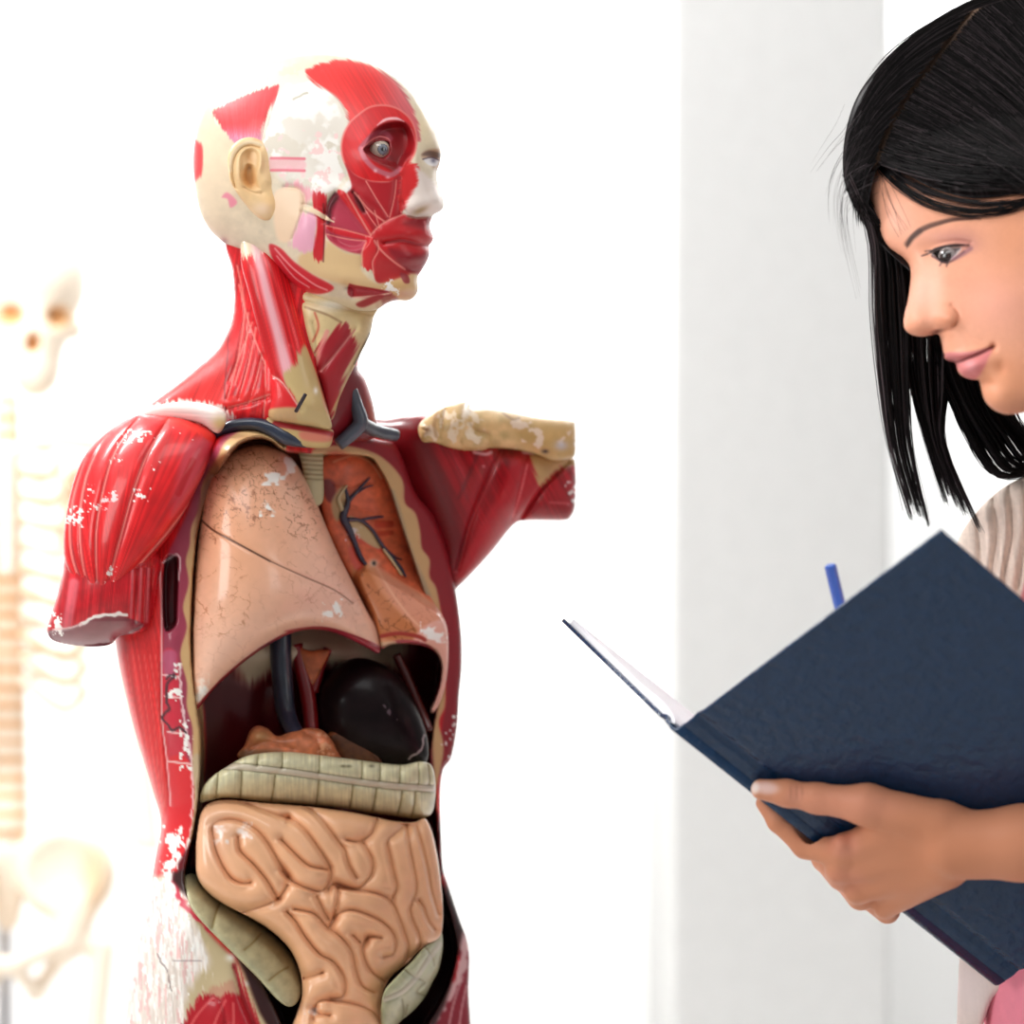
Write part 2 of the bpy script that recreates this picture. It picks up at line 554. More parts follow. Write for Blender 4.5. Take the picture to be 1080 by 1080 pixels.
def box(name, lo, hi, mat, parent=None, kind=None, bevel=0):
    lo = np.array(lo, float); hi = np.array(hi, float)
    v = [(x, y, z) for x in (lo[0], hi[0]) for y in (lo[1], hi[1]) for z in (lo[2], hi[2])]
    f = [(0, 1, 3, 2), (4, 6, 7, 5), (0, 4, 5, 1), (2, 3, 7, 6), (0, 2, 6, 4), (1, 5, 7, 3)]
    o = link(name, v, f, mat, parent, smooth=False)
    if bevel:
        b = o.modifiers.new('bevel', 'BEVEL'); b.width = bevel; b.segments = 2
    if kind: o['kind'] = kind
    return o

M_WALL = plain('white wall paint', rgb(250, 250, 249), .8, .05, 40, .01)
M_PILLAR = plain('light grey wall paint', rgb(202, 202, 201), .75, .05, 30, .02)
M_FLOOR = plain('pale floor', rgb(205, 203, 200), .4, .05, 8, .04)
M_CEIL = plain('white ceiling paint', rgb(245, 245, 245), .85, .03, 30, .01)
box('floor', (-3, -3.2, -.05), (3, 3.4, 0), M_FLOOR, kind='structure')
box('wall_back', (-3, 3.3, 0), (3, 3.4, 3.05), M_WALL, kind='structure')
box('ceiling', (-3, -3.2, 3.05), (3, 3.4, 3.1), M_CEIL, kind='structure')
# pillar: its front face spans the grid columns 709..937 at depth 2.5
p0 = W(709, 540, 2.5)[0]; p1 = W(939, 540, 2.5)[0]
box('trim_1', (p0, 2.5, 0), (p1, 3.3, 3.05), M_PILLAR, kind='structure', bevel=.01)
# ================================================================ anatomical torso model
RED = rgb(206, 30, 36); BRED = rgb(222, 42, 40); DRED = rgb(150, 18, 28); MAR = rgb(112, 16, 26); CUT = rgb(158, 62, 84)
TAN = rgb(205, 168, 118); BEIGE = rgb(232, 212, 184); CREAM = rgb(240, 232, 218); WHT = rgb(250, 246, 240)
PINK = rgb(232, 150, 150); NAVY = rgb(38, 48, 66); PEACH = rgb(240, 188, 160)
TM = empty('anatomical_torso', W(330, 1180, .09), 'red muscle anatomical torso model with open chest and bare bald head', 'anatomical model')

# ---------------------------------------------------------------- trunk: back, flanks, cut rim and the hollow behind the organs
def trunk():
    r = Relief([(255, 438), (300, 442), (350, 455), (400, 464), (419, 472), (438, 519), (457, 544), (472, 582), (480, 620), (486, 664), (487, 700),
                (484, 735), (482, 765), (476, 798), (467, 813), (464, 840), (465, 880), (467, 915), (473, 935), (484, 968), (492, 990), (495, 1010),
                (494, 1045), (496, 1080), (497, 1130), (496, 1190), (400, 1200), (250, 1200), (140, 1192), (133, 1140), (132, 1085), (135, 1045), (140, 1008),
                (148, 970), (158, 938), (164, 905), (170, 868), (160, 830), (146, 785), (133, 735), (122, 680), (118, 620), (125, 560), (150, 500), (190, 455)], 1.5)
    r.base([(205, 480, 30), (190, 600, 0), (195, 750, 0), (190, 880, 8), (180, 1000, -8), (190, 1180, -8), (300, 1180, -8), (290, 1080, -10),
            (300, 455, 60), (400, 470, 150), (440, 540, 180), (470, 650, 195), (475, 760, 195), (465, 850, 190), (467, 930, 190), (480, 1020, 185), (480, 1180, 185),
            (140, 600, 10), (150, 760, 12), (140, 1080, 12)])
    r.edge(lambda x, y: np.where(x < 300, 62, 7.), lambda x, y: np.where(x < 300, 85, 7.) * 1.)
    cav = [(302, 474), (286, 463), (270, 460), (251, 467), (237, 484), (226, 507), (216, 532), (208, 562), (203, 600), (201, 640), (200, 680), (203, 720),
           (206, 745), (210, 775), (210, 800), (208, 840), (204, 870), (199, 895), (194, 920), (195, 938), (203, 955), (222, 975), (246, 1000), (268, 1025),
           (285, 1055), (298, 1085), (312, 1120), (380, 1140), (430, 1110), (455, 1075), (472, 1045), (482, 1012), (482, 990), (474, 958), (465, 925), (462, 880), (459, 840),
           (453, 805), (456, 780), (460, 750), (466, 715), (468, 680), (463, 645), (452, 635), (440, 600), (430, 570), (420, 540), (412, 515), (402, 495), (390, 481), (360, 478), (330, 478)]
    r.offset(cav, -115, 5); r.bump(350, 688, 90, 24, 42, fade=0); r.bump(262, 474, 46, 26, 88, p=2, fade=0)
    # ---- colour
    r.paint(RED); r.mottle(.1, 20, 3)
    r.fibre(86, 1.7, 55, .09)
    # flank: broad back muscle, bright
    r.fill([(118, 640), (166, 640), (168, 700), (172, 780), (178, 840), (176, 880), (160, 850), (120, 700)], rgb(226, 52, 52), 3, .8)
    r.fibre(80, 1.5, 70, .07, [(118, 640), (170, 640), (172, 780), (178, 860), (160, 850), (120, 700)])
    for k in range(7):
        r.line([(128 + k * 6, 690), (138 + k * 6, 760), (154 + k * 3.4, 820), (171 + k * .8, 862)], .8, rgb(238, 120, 110), .6, .45)
    # shadowless cut band beside the shoulder muscle
    r.fill([(262, 447), (240, 455), (222, 480), (208, 510), (198, 540), (186, 565), (176, 590), (172, 640), (172, 700), (176, 760), (182, 810), (184, 850),
            (200, 850), (208, 800), (204, 745), (200, 700), (200, 620), (206, 560), (224, 505), (240, 475), (262, 456)], CUT, 2)
    # intercostal strip: bright panels, pale seams, white chips
    st = [(171, 690), (186, 690), (190, 740), (196, 790), (201, 820), (203, 850), (180, 850), (178, 800), (171, 745)]
    r.fill(st, rgb(205, 48, 66), 2)
    r.fill([(178, 800), (201, 805), (204, 860), (200, 900), (188, 930), (160, 930), (170, 880), (176, 840)], rgb(222, 44, 50), 2)
    r.fill([(172, 688), (186, 688), (184, 712), (173, 712)], rgb(182, 84, 112), 2)
    for a in ([(172, 712), (188, 714)], [(174, 734), (191, 736)], [(177, 772), (196, 774)], [(178, 803), (202, 806)]):
        r.line(a, 1.6, rgb(246, 214, 208), .8, .9)
    r.line([(169, 590), (170, 640), (170, 700), (171, 760), (176, 800), (180, 850)], 1.3, rgb(245, 205, 205), .7, .85)
    r.line([(190, 700), (191, 735), (197, 775), (202, 805), (203, 850), (200, 890)], 1.8, rgb(250, 225, 222), .9, .8, wob=3)
    r.chips([(180, 706), (190, 706), (191, 735), (182, 730)], WHT, .42, 5)
    r.chips([(192, 765), (203, 770), (204, 806), (196, 804)], WHT, .40, 5)
    r.line([(176, 716), (180, 712), (184, 713), (177, 722), (176, 738), (178, 748), (171, 757), (178, 766), (182, 771), (190, 768), (196, 773)], 2.2, rgb(58, 40, 48), .9, .9, wob=2)
    # tan fat / rib edge along the left rim
    r.fill([(300, 455), (272, 449), (252, 455), (236, 468), (226, 490), (213, 512), (211, 535), (202, 555), (200, 575), (196, 592), (199, 615), (193, 640), (197, 662), (190, 690), (197, 720),
            (197, 745), (203, 768), (203, 800), (205, 835), (203, 870), (198, 900), (194, 920), (204, 905), (212, 870), (216, 800), (214, 740), (210, 640), (215, 560), (224, 520), (240, 492), (254, 474), (270, 465), (286, 468), (300, 478)], TAN, 1.4)
    r.fill([(212, 800), (203, 800), (206, 840), (203, 870), (197, 900), (206, 905), (215, 850)], rgb(196, 178, 148), 2, .7)
    # hip: chipped white plaster over tan tendon, red muscles below
    r.fill([(160, 930), (186, 928), (196, 950), (222, 985), (250, 1015), (275, 1060), (292, 1100), (300, 1200), (130, 1200), (130, 1000)], rgb(196, 178, 140), 4)
    r.fill([(150, 935), (182, 930), (200, 965), (216, 1000), (218, 1020), (205, 1035), (195, 1070), (180, 1200), (126, 1200), (130, 1020)], rgb(226, 214, 204), 6, 1, (8, 70, 5))
    r.chips([(146, 925), (186, 915), (204, 965), (222, 1010), (210, 1035), (196, 1060), (186, 1190), (128, 1190), (130, 1010)], rgb(244, 238, 232), .49, 5, .09, 9, (.7, 3.5)); r.chips([(146, 930), (186, 925), (200, 965), (214, 1015), (190, 1050), (150, 1050), (136, 1010)], WHT, .56, 4, .05, 14, (.8, 2))
    r.chips([(146, 945), (182, 945), (200, 985), (216, 1025), (196, 1060), (180, 1190), (128, 1190), (132, 1010)], rgb(232, 192, 188), .63, 4, .06, 21, (.6, 3.4)); r.fibre(84, 1.6, 30, .05, [(146, 925), (204, 940), (222, 1010), (196, 1060), (180, 1190), (128, 1190), (130, 1010)])
    r.line([(166, 1005), (176, 1025), (180, 1045)], 1, rgb(120, 100, 100), .7, .7, wob=3)
    r.line([(183, 1013), (212, 1013)], .9, rgb(140, 120, 125), .6, .6)
    r.fill([(244, 1034), (226, 1042), (210, 1050), (200, 1068), (186, 1100), (180, 1200), (296, 1200), (288, 1150), (276, 1090), (262, 1055), (250, 1020), (247, 1022), (252, 1045)], rgb(176, 22, 36), 3, 1, (10, 75, 2.2))
    r.line([(247, 1018), (252, 1040), (262, 1066), (276, 1100), (285, 1130)], 4, DRED, 2, .7)
    r.fill([(216, 1038), (244, 1022), (252, 1046), (240, 1048), (222, 1052)], rgb(196, 178, 140), 3, .8, (8, 75, 2))
    for q in ([(225, 1052), (205, 1075), (190, 1110)], [(238, 1055), (226, 1080), (215, 1120)], [(246, 1058), (246, 1085), (240, 1130)]):
        r.line(q, 2, rgb(232, 130, 120), 1, .55)
    r.fill([(250, 1010), (262, 1040), (278, 1075), (292, 1110), (302, 1110), (290, 1070), (272, 1030), (256, 1005)], rgb(204, 178, 136), 2, .9)
    # chipped red edge going round the hip
    r.chips([(176, 880), (202, 870), (196, 920), (200, 950), (186, 940), (172, 935)], WHT, .46, 5, .03, 5, (.8, 1.6))
    r.line([(184, 925), (190, 948), (205, 966), (228, 985), (252, 1005), (270, 1030)], 4.5, rgb(202, 40, 66), 1.5, .85, wob=4)
    r.line([(199, 885), (193, 918), (194, 940), (206, 958), (228, 980), (250, 1002), (272, 1030), (290, 1062)], 2.6, rgb(240, 226, 216), 1, .95, wob=1.5)
    r.glow(243, 1010, 5, 4, WHT, .9); r.glow(262, 1037, 4, 3, WHT, .8)
    # right: maroon cut surface, scalloped tan edge
    r.fill([(385, 462), (420, 470), (440, 519), (460, 544), (476, 582), (486, 640), (490, 700), (486, 770), (478, 800), (468, 816), (462, 812), (466, 770), (470, 740), (470, 690), (464, 640), (452, 612),
            (440, 575), (425, 530), (410, 495), (392, 480), (340, 476), (340, 462)], rgb(142, 30, 40), 1.5)
    r.fill([(330, 474), (362, 470), (393, 477), (412, 490), (425, 508), (427, 530), (438, 541), (443, 560), (445, 578), (453, 590), (453, 608), (460, 620), (465, 645), (472, 680), (470, 720),
            (469, 745), (463, 762), (468, 790), (461, 830), (462, 860), (464, 900), (466, 925), (460, 930), (450, 860), (448, 790), (450, 740), (458, 690), (450, 640), (430, 590), (408, 520), (390, 490), (340, 490)], TAN, 1.4)
    r.line([(412, 520), (420, 545), (432, 585), (446, 618), (452, 636)], 7, rgb(168, 150, 120), 3, .9)  # inner wall's shadow put into the colour as an olive strip
    r.chips([(466, 765), (482, 745), (484, 790), (466, 812)], WHT, .60, 5)
    r.fill([(466, 925), (473, 935), (488, 965), (498, 1000), (490, 1010), (478, 1000), (472, 960)], rgb(110, 20, 28), 2)
    r.fill([(488, 990), (500, 1000), (500, 1200), (440, 1200), (452, 1085), (468, 1058), (482, 1030)], rgb(150, 36, 52), 2)
    r.line([(487, 985), (490, 1005), (484, 1030), (470, 1055), (455, 1080), (440, 1110)], 6, rgb(236, 206, 204), 2, .9, wob=4)
    for q in ([(488, 1030), (478, 1060), (470, 1100)], [(492, 1040), (486, 1070), (482, 1110)]):
        r.line(q, 2, rgb(226, 180, 180), 1, .7)
    # hollow
    r.fill([(216, 505), (248, 470), (275, 462), (300, 476), (330, 490), (330, 600), (214, 600)], rgb(140, 82, 52), 3, .9); r.chips([(222, 500), (246, 472), (275, 464), (300, 476), (290, 490), (240, 500)], rgb(196, 140, 110), .58, 3)
    r.fill([(340, 488), (384, 488), (404, 505), (420, 550), (444, 625), (440, 660), (340, 660)], rgb(190, 96, 66), 4)
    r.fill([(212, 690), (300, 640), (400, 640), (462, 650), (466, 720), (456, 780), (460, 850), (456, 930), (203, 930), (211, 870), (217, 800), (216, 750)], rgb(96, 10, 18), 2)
    r.fill([(256, 660), (420, 660), (424, 702), (390, 706), (350, 704), (320, 700), (285, 712), (256, 718)], rgb(206, 186, 158), 8, 1, (10, 90, 2))
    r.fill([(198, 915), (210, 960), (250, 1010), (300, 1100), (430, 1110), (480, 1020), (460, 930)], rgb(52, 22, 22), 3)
    # carve
    for q in ([(171, 600), (170, 700), (172, 770), (180, 850)],):
        r.crease(q, 3, 5)
    r.offset([(172, 594), (186, 585), (189, 600), (188, 640), (186, 660), (172, 662)], -16, 4)
    r.fill([(173, 596), (186, 587), (188, 600), (187, 640), (185, 660), (173, 661)], rgb(66, 8, 16), 1.5)
    r.line([(171, 594), (180, 588), (187, 585), (190, 592), (188, 612)], 1.4, rgb(245, 220, 222), .7, .9)
    for k in range(4):
        r.bump(181, 676 + k * 30, 9, 14, 4)
    r.bump(236, 1066, 18, 40, 6, 20); r.bump(262, 1100, 12, 40, 5, -18)
    r.crease([(247, 1020), (254, 1046), (266, 1075), (280, 1110)], 3, 5); r.crease([(222, 1052), (236, 1062), (240, 1120)], 3, 4)
    r.crease([(172, 700), (174, 780), (178, 830), (172, 868)], 2.5, 4)
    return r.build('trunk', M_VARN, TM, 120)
TRUNK = trunk()

# ---------------------------------------------------------------- neck
def neck():
    r = Relief([(240, 250), (245, 285), (247, 312), (245, 335), (239, 352), (228, 370), (208, 388), (185, 407), (165, 422), (150, 436), (170, 452), (235, 455), (300, 458), (345, 466), (396, 462),
                (396, 440), (392, 420), (385, 400), (377, 386), (385, 360), (390, 335), (392, 300), (340, 270), (290, 245)], 1.2)
    r.base([(180, 410, 80), (240, 330, 75), (250, 270, 60), (300, 440, 40), (380, 330, 60), (395, 440, 120), (330, 300, 50)])
    r.inflate(52, .8)
    r.paint(rgb(205, 30, 36)); r.mottle(.1, 14)
    r.fibre(100, 1.6, 60, .14)
    # trapezius
    r.fill([(238, 355), (208, 388), (150, 432), (160, 445), (236, 445), (238, 400)], rgb(212, 40, 38), 1.5)
    r.fibre(115, 1.5, 50, .16, [(238, 355), (150, 432), (160, 445), (236, 445)])
    r.fill([(150, 430), (175, 424), (205, 422), (236, 430), (240, 446), (150, 450)], rgb(240, 222, 214), 1.5, 1, (9, 90, 1.6))
    r.line([(240, 300), (240, 370), (237, 410), (238, 440)], 1.2, rgb(120, 18, 28), .9, .8)
    for q in ([(250, 280), (258, 330), (248, 390), (240, 420)], [(262, 330), (258, 370), (248, 405)], [(270, 345), (262, 385), (252, 420)], [(276, 375), (270, 400), (262, 425)],
              [(266, 340), (254, 372), (242, 402)], [(279, 380), (280, 410), (278, 440)], [(252, 300), (264, 345), (280, 385)]):
        r.line(q, 1.3, rgb(238, 140, 128), .8, .8); r.crease(q, 2, 2.5, fade=0)
    r.fill([(239, 420), (282, 408), (284, 416), (262, 423), (240, 430)], rgb(226, 48, 46), 1.5, .9)
    r.line([(240, 430), (262, 424), (284, 416)], 1.2, rgb(240, 150, 140), .8, .8)
    r.crease([(239, 432), (262, 426), (284, 419)], 2.5, 4, fade=0)
    # right side: deep muscle at the back of the neck
    r.fill([(374, 386), (385, 400), (393, 420), (398, 460), (352, 466), (350, 440), (362, 410)], rgb(120, 20, 30), 2)
    r.line([(380, 392), (388, 412), (394, 445)], 6, rgb(176, 56, 66), 4, .8)
    return r.build('neck', M_VARN, TM, 60)
neck()

def sternomastoid():
    r = Relief([(256, 244), (270, 234), (284, 240), (293, 258), (302, 285), (311, 312), (320, 342), (329, 372), (338, 404), (347, 436), (349, 452), (330, 450), (305, 446), (284, 441),
                (285, 420), (285, 398), (279, 372), (270, 340), (262, 308), (254, 276)], 1.0)
    r.base([(268, 240, 36), (275, 275, 16), (310, 350, 12), (345, 440, 10), (286, 430, 4)])
    r.inflate(24, .9)
    r.paint(rgb(206, 28, 34))
    r.fibre(76, 1.4, 60, .15)
    r.fill([(250, 230), (285, 230), (298, 256), (290, 260), (278, 264), (256, 272)], rgb(222, 202, 172), 3, 1, (14, 78, 2))
    r.fill([(265, 256), (273, 254), (287, 310), (301, 360), (312, 402), (300, 402), (288, 355), (275, 305)], rgb(246, 200, 208), 4, .85)  # pale stripe: gloss along the muscle put into the colour
    r.fill([(299, 400), (309, 386), (319, 366), (330, 380), (341, 410), (354, 460), (318, 456), (314, 430)], rgb(198, 172, 120), 3, 1, (9, 70, 2.2))
    r.fill([(294, 402), (300, 405), (316, 432), (306, 434), (284, 438), (285, 420)], rgb(220, 40, 44), 1.5, 1, (6, 80, 1.6))
    r.line([(286, 396), (298, 404), (317, 432)], 1.4, rgb(244, 190, 180), .8, .9)
    r.fill([(282, 432), (318, 430), (350, 440), (352, 456), (282, 446)], rgb(200, 176, 124), 2, .9)
    r.glow(333, 412, 2.2, 3.5, WHT, .9)
    r.crease([(285, 396), (298, 404), (318, 432)], 2.2, 4, fade=0)
    r.crease([(274, 262), (290, 310), (304, 362)], 8, 3, fade=0)
    r.bump(330, 425, 18, 12, 4)
    return r.build('neck_muscle', M_VARN, TM, 16)
sternomastoid()
tubes('pin', [([(312, 434, -18), (316, 427, -24), (322, 416, -32)], 2.0)], plain('dark steel', rgb(60, 55, 62), .35, metal=.6), TM, 8)

def larynx():
    r = Relief([(318, 308), (345, 306), (375, 312), (398, 322), (394, 335), (391, 350), (388, 358), (381, 372), (374, 386), (366, 402), (358, 420), (352, 440), (346, 440), (338, 408), (328, 375), (320, 345)], 1.0)
    r.base([(320, 330, 16), (390, 330, 36), (350, 430, 26)])
    r.inflate(30, .8)
    r.paint(rgb(214, 190, 140)); r.mottle(.12, 12)
    r.fill([(336, 368), (352, 352), (364, 342), (372, 352), (376, 362), (370, 385), (356, 420), (347, 440), (334, 395)], rgb(158, 22, 34), 2, 1, (9, 120, 2.2))
    r.line([(374, 348), (360, 366), (345, 384), (338, 392)], 1.5, rgb(230, 150, 140), .8, .9)
    r.line([(345, 350), (338, 368), (333, 385)], 4, rgb(226, 120, 130), 2, .6)
    r.line([(384, 362), (374, 380), (366, 400), (354, 432)], 3.4, rgb(196, 168, 122), 1.2, .95)
    r.line([(390, 352), (380, 372), (374, 384)], 1.6, rgb(70, 60, 40), .8, .8)
    r.line([(332, 330), (336, 345), (330, 360)], 2, rgb(186, 70, 50), 1, .7)
    r.glow(372, 322, 10, 6, rgb(214, 160, 90), .8); r.glow(350, 322, 18, 7, CREAM, .8)
    r.line([(322, 324), (345, 332), (360, 340)], 2, rgb(120, 80, 50), 1, .5)
    r.line([(325, 370), (330, 388), (342, 430)], 6, rgb(90, 12, 22), 3, .7)
    for q in ([(320, 318), (350, 324), (392, 332)], [(376, 346), (360, 366), (340, 390)], [(384, 360), (372, 384), (360, 412)], [(330, 340), (334, 360), (332, 385)]):
        r.crease(q, 2.4, 4)
    r.bump(382, 345, 8, 10, 5); r.bump(356, 318, 20, 6, 4, 8); r.bump(361, 432, 7, 14, 5, 18)
    r.glow(360, 432, 6, 12, rgb(206, 140, 74), .9)
    return r.build('larynx', M_SATIN, TM, 24)
larynx()

# ---------------------------------------------------------------- collar: bone end, veins, windpipe
def collarbone():
    r = Relief([(152, 434), (175, 426), (205, 424), (234, 431), (239, 440), (237, 449), (231, 457), (224, 455), (212, 447), (190, 443), (168, 442), (150, 441)], 1)
    r.base([(152, 436, 40), (235, 445, -8)]); r.inflate(12)
    r.paint(rgb(240, 222, 216)); r.fibre(4, 1.6, 40, .06)
    r.glow(232, 447, 8, 8, rgb(214, 184, 120), .9)
    return r.build('collarbone', M_VARN, TM, 12)
collarbone()
def collar_plate():
    r = Relief([(282, 440), (300, 443), (330, 449), (350, 453), (351, 462), (346, 472), (325, 472), (300, 466), (284, 458)], 1)
    r.base([(285, 450, 4), (350, 460, 14)]); r.inflate(8)
    r.paint(rgb(196, 166, 112)); r.line([(290, 447), (320, 452), (350, 458)], 5, rgb(150, 26, 36), 1.5, .95)
    r.fill([(318, 455), (350, 460), (345, 466), (320, 464)], rgb(206, 110, 96), 2, .8)
    return r.build('collar_plate', M_VARN, TM, 12)
collar_plate()
M_NAVY = plain('dark slate varnish', rgb(40, 48, 66), .28, .05, 90, .15, coat=.4)
M_VEIN = plain('grey vein enamel', rgb(70, 76, 88), .3, .05, 90, .15, coat=.4)
tubes('vein', [([(214, 470, 12), (228, 457, 10), (246, 449, 8), (268, 447, 6), (286, 452, 5), (302, 461, 5), (318, 466, 8), (330, 468, 14)], [4, 5, 6.5, 6.5, 8, 8.5, 6, 4])], M_NAVY, TM, 12)
tubes('neck_vein', [([(371, 411, 62), (376, 428, 66), (380, 446, 68), (370, 458, 66), (357, 469, 62)], [6, 7, 8.5, 8, 7]),
                    ([(380, 446, 68), (396, 454, 100), (417, 459, 128)], [8, 7.5, 7])], M_VEIN, TM, 12)
def windpipe():
    r = Relief([(313, 466), (338, 470), (341, 500), (340, 530), (325, 530), (318, 490)], 1)
    r.base([(313, 480, 88), (340, 490, 100)]); r.inflate(12)
    r.paint(rgb(190, 180, 140))
    for k in range(7): r.line([(312, 474 + 5 * k), (342, 476 + 5 * k)], 1.6, rgb(140, 126, 90), .8, .7); r.crease([(312, 474 + 5 * k), (342, 476 + 5 * k)], 1.3, 1.6)
    return r.build('windpipe', M_SATIN, TM, 12)
windpipe()

# ---------------------------------------------------------------- right shoulder and upper arm stump (nearest)
def upper_arm():
    r = Relief([(72, 585), (66, 605), (59, 632), (51, 658), (50, 667), (57, 676), (80, 681), (104, 682), (118, 679), (126, 671), (150, 667), (160, 656), (166, 620), (170, 590), (150, 570), (110, 560)], 1)
    r.base([(60, 640, 40), (110, 640, 30), (165, 640, 25)]); r.inflate(66, .8)
    face = [(51, 666), (62, 664), (78, 660), (97, 652), (118, 648), (136, 652), (152, 659), (140, 668), (124, 673), (116, 681), (84, 683), (56, 677)]
    r.tilt(face, lambda x, y: -np.maximum(0, (y - 655)) * .6)
    r.paint(rgb(190, 26, 36)); r.fibre(95, 1.8, 50, .14); r.mottle(.1, 12)
    r.line([(78, 615), (74, 640), (70, 660)], 9, rgb(226, 130, 140), 3, .6)
    for x0 in (140, 149, 157): r.line([(x0, 600), (x0 - 1, 630), (x0 - 2, 656)], 2.2, rgb(214, 110, 120), 1.2, .7); r.crease([(x0 + 4, 600), (x0 + 3, 630), (x0 + 2, 656)], 2, 5)
    r.fill(face, rgb(122, 50, 62), 1.2); r.mottle(.05, 5, 8)
    r.chips([(56, 650), (64, 650), (66, 664), (52, 668)], WHT, .4, 4)
    r.line([(84, 660), (97, 652), (118, 648), (134, 648)], 3.2, WHT, 1, .95, wob=3)
    r.line([(56, 664), (74, 662), (86, 658)], 1.6, rgb(244, 200, 200), .8, .8)
    return r.build('upper_arm_stump', M_VARN, TM, 60)
upper_arm()
def deltoid():
    r = Relief([(150, 437), (168, 438), (188, 440), (207, 446), (226, 457), (227, 467), (222, 482), (214, 502), (204, 522), (190, 548), (175, 570), (155, 594), (131, 620), (108, 641), (102, 642), (94, 634), (80, 616),
                (71, 600), (67, 580), (68, 556), (72, 530), (78, 506), (86, 486), (97, 470), (110, 458), (122, 449), (136, 441)], 1)
    r.base([(70, 560, 20), (130, 440, 40), (225, 460, 8), (105, 640, -8), (200, 530, 2)])
    r.inflate(62, .85)
    r.paint(rgb(216, 32, 36))
    r.mottle(.08, 16)
    r.fibre(0, 1.9, 70, .10, fan=(106, 655, 130))
    G = [[(146, 441), (122, 475), (108, 520), (101, 570), (104, 640)], [(178, 441), (156, 478), (140, 520), (126, 570), (108, 638)],
         [(113, 458), (92, 500), (84, 550), (88, 600), (101, 638)], [(90, 482), (76, 530), (74, 575), (84, 612), (100, 636)],
         [(206, 522), (178, 560), (150, 592), (108, 640)]]
    for q in G:
        r.crease(q, 3.2, 5.5); r.line(q, 2.0, rgb(238, 150, 140), 1, .75, taper=True)
        r.line([(x + 2.2, y) for x, y in q], .9, rgb(120, 24, 30), .7, .5)
    r.fill([(196, 470), (224, 462), (214, 500), (196, 530), (180, 546), (186, 510)], rgb(206, 80, 96), 6, .7)
    r.line([(203, 486), (196, 502), (188, 520)], 6, rgb(190, 20, 30), 2, .8)
    r.fill([(176, 440), (206, 445), (226, 458), (226, 466), (206, 456), (176, 448)], rgb(226, 40, 30), 2, .9, (5, 80, 2))
    r.chips([(140, 455), (152, 452), (176, 456), (206, 460), (206, 463), (176, 462), (146, 463)], WHT, .52, 3.5, .03, 5, (2, 1))
    for x, y, a, b in [(150, 522, 5, 3.4), (134, 462, 3, 2), (129, 467, 2, 2), (126, 483, 2, 2.5), (122, 487, 3, 1.2), (97, 517, 1.6, 3), (90, 534, 2.4, 3), (74, 545, 2.6, 8), (83, 545, 2.6, 7), (165, 491, 2, 1.6),
                       (140, 456, 2, 1.4), (146, 459, 4, 2), (103, 536, 3, 2), (118, 602, 2, 5), (115, 610, 1.6, 3), (124, 522, 2, 1.4)]:
        r.chips([(x - a, y - b), (x + a, y - b), (x + a, y + b), (x - a, y + b)], WHT, .40, 3, .06, int(x))
    r.chips([(107, 525), (122, 523), (124, 530), (108, 536)], rgb(240, 190, 190), .42, 4)
    r.line([(104, 640), (100, 636)], 2, WHT, 1, .9)
    return r.build('shoulder_muscle', M_VARN, TM, 40)
deltoid()

# ---------------------------------------------------------------- far arm, held out sideways, with the bared bone on top
def far_arm():
    r = Relief([(384, 448), (410, 442), (430, 439), (470, 440), (520, 466), (560, 474), (600, 482), (607, 490), (607, 530), (602, 545), (592, 549), (555, 549), (541, 554), (520, 580), (500, 602), (484, 618), (470, 628), (450, 600), (425, 555), (400, 500)], 1.2)
    r.base([(384, 450, 245), (440, 440, 215), (480, 610, 240), (430, 540, 262), (455, 600, 262), (520, 470, 250), (605, 540, 325), (605, 485, 322)]); r.inflate(58, .75)
    r.paint(rgb(158, 16, 26)); r.mottle(.12, 18)
    r.fibre(62, 1.8, 60, .13)
    r.fill([(395, 440), (440, 440), (455, 470), (478, 520), (492, 580), (482, 620), (455, 560), (425, 490)], rgb(108, 10, 20), 8, .8)
    r.fill([(545, 476), (560, 480), (572, 500), (556, 545), (530, 572), (488, 616), (482, 600), (505, 560), (530, 510)], rgb(186, 30, 40), 4, .8)
    r.fill([(562, 476), (607, 478), (607, 490), (590, 494), (578, 506), (568, 512), (566, 500)], rgb(196, 160, 106), 2.5, 1, (7, 60, 2))
    r.line([(556, 490), (549, 520), (541, 545)], 1.4, rgb(226, 120, 120), .8, .8)
    r.line([(530, 474), (515, 510), (496, 555), (484, 600)], 1.2, rgb(220, 110, 110), .8, .6)
    r.line([(505, 476), (495, 500), (484, 525)], 3, rgb(100, 8, 18), 2, .6)
    r.crease([(600, 488), (578, 508), (562, 530), (548, 550)], 3, 14); r.crease([(528, 474), (512, 510), (494, 556), (482, 600)], 4, 8)
    r.crease([(556, 480), (548, 515), (540, 548)], 3, 5); r.bump(530, 530, 14, 50, 8, 32)
    r.chips([(597, 515), (608, 512), (608, 536), (600, 528)], WHT, .4, 4)
    r.line([(500, 477), (512, 479), (518, 477)], 2.5, rgb(244, 200, 200), 1, .8); r.line([(552, 477), (562, 478)], 2.5, rgb(244, 210, 210), 1, .9)
    r.glow(510, 492, 1.6, 1.4, rgb(244, 180, 180), .9)
    r.line([(580, 530), (600, 531)], 1.4, rgb(220, 110, 110), .8, .7)
    return r.build('far_arm_stump', M_VARN, TM, 60)
far_arm()
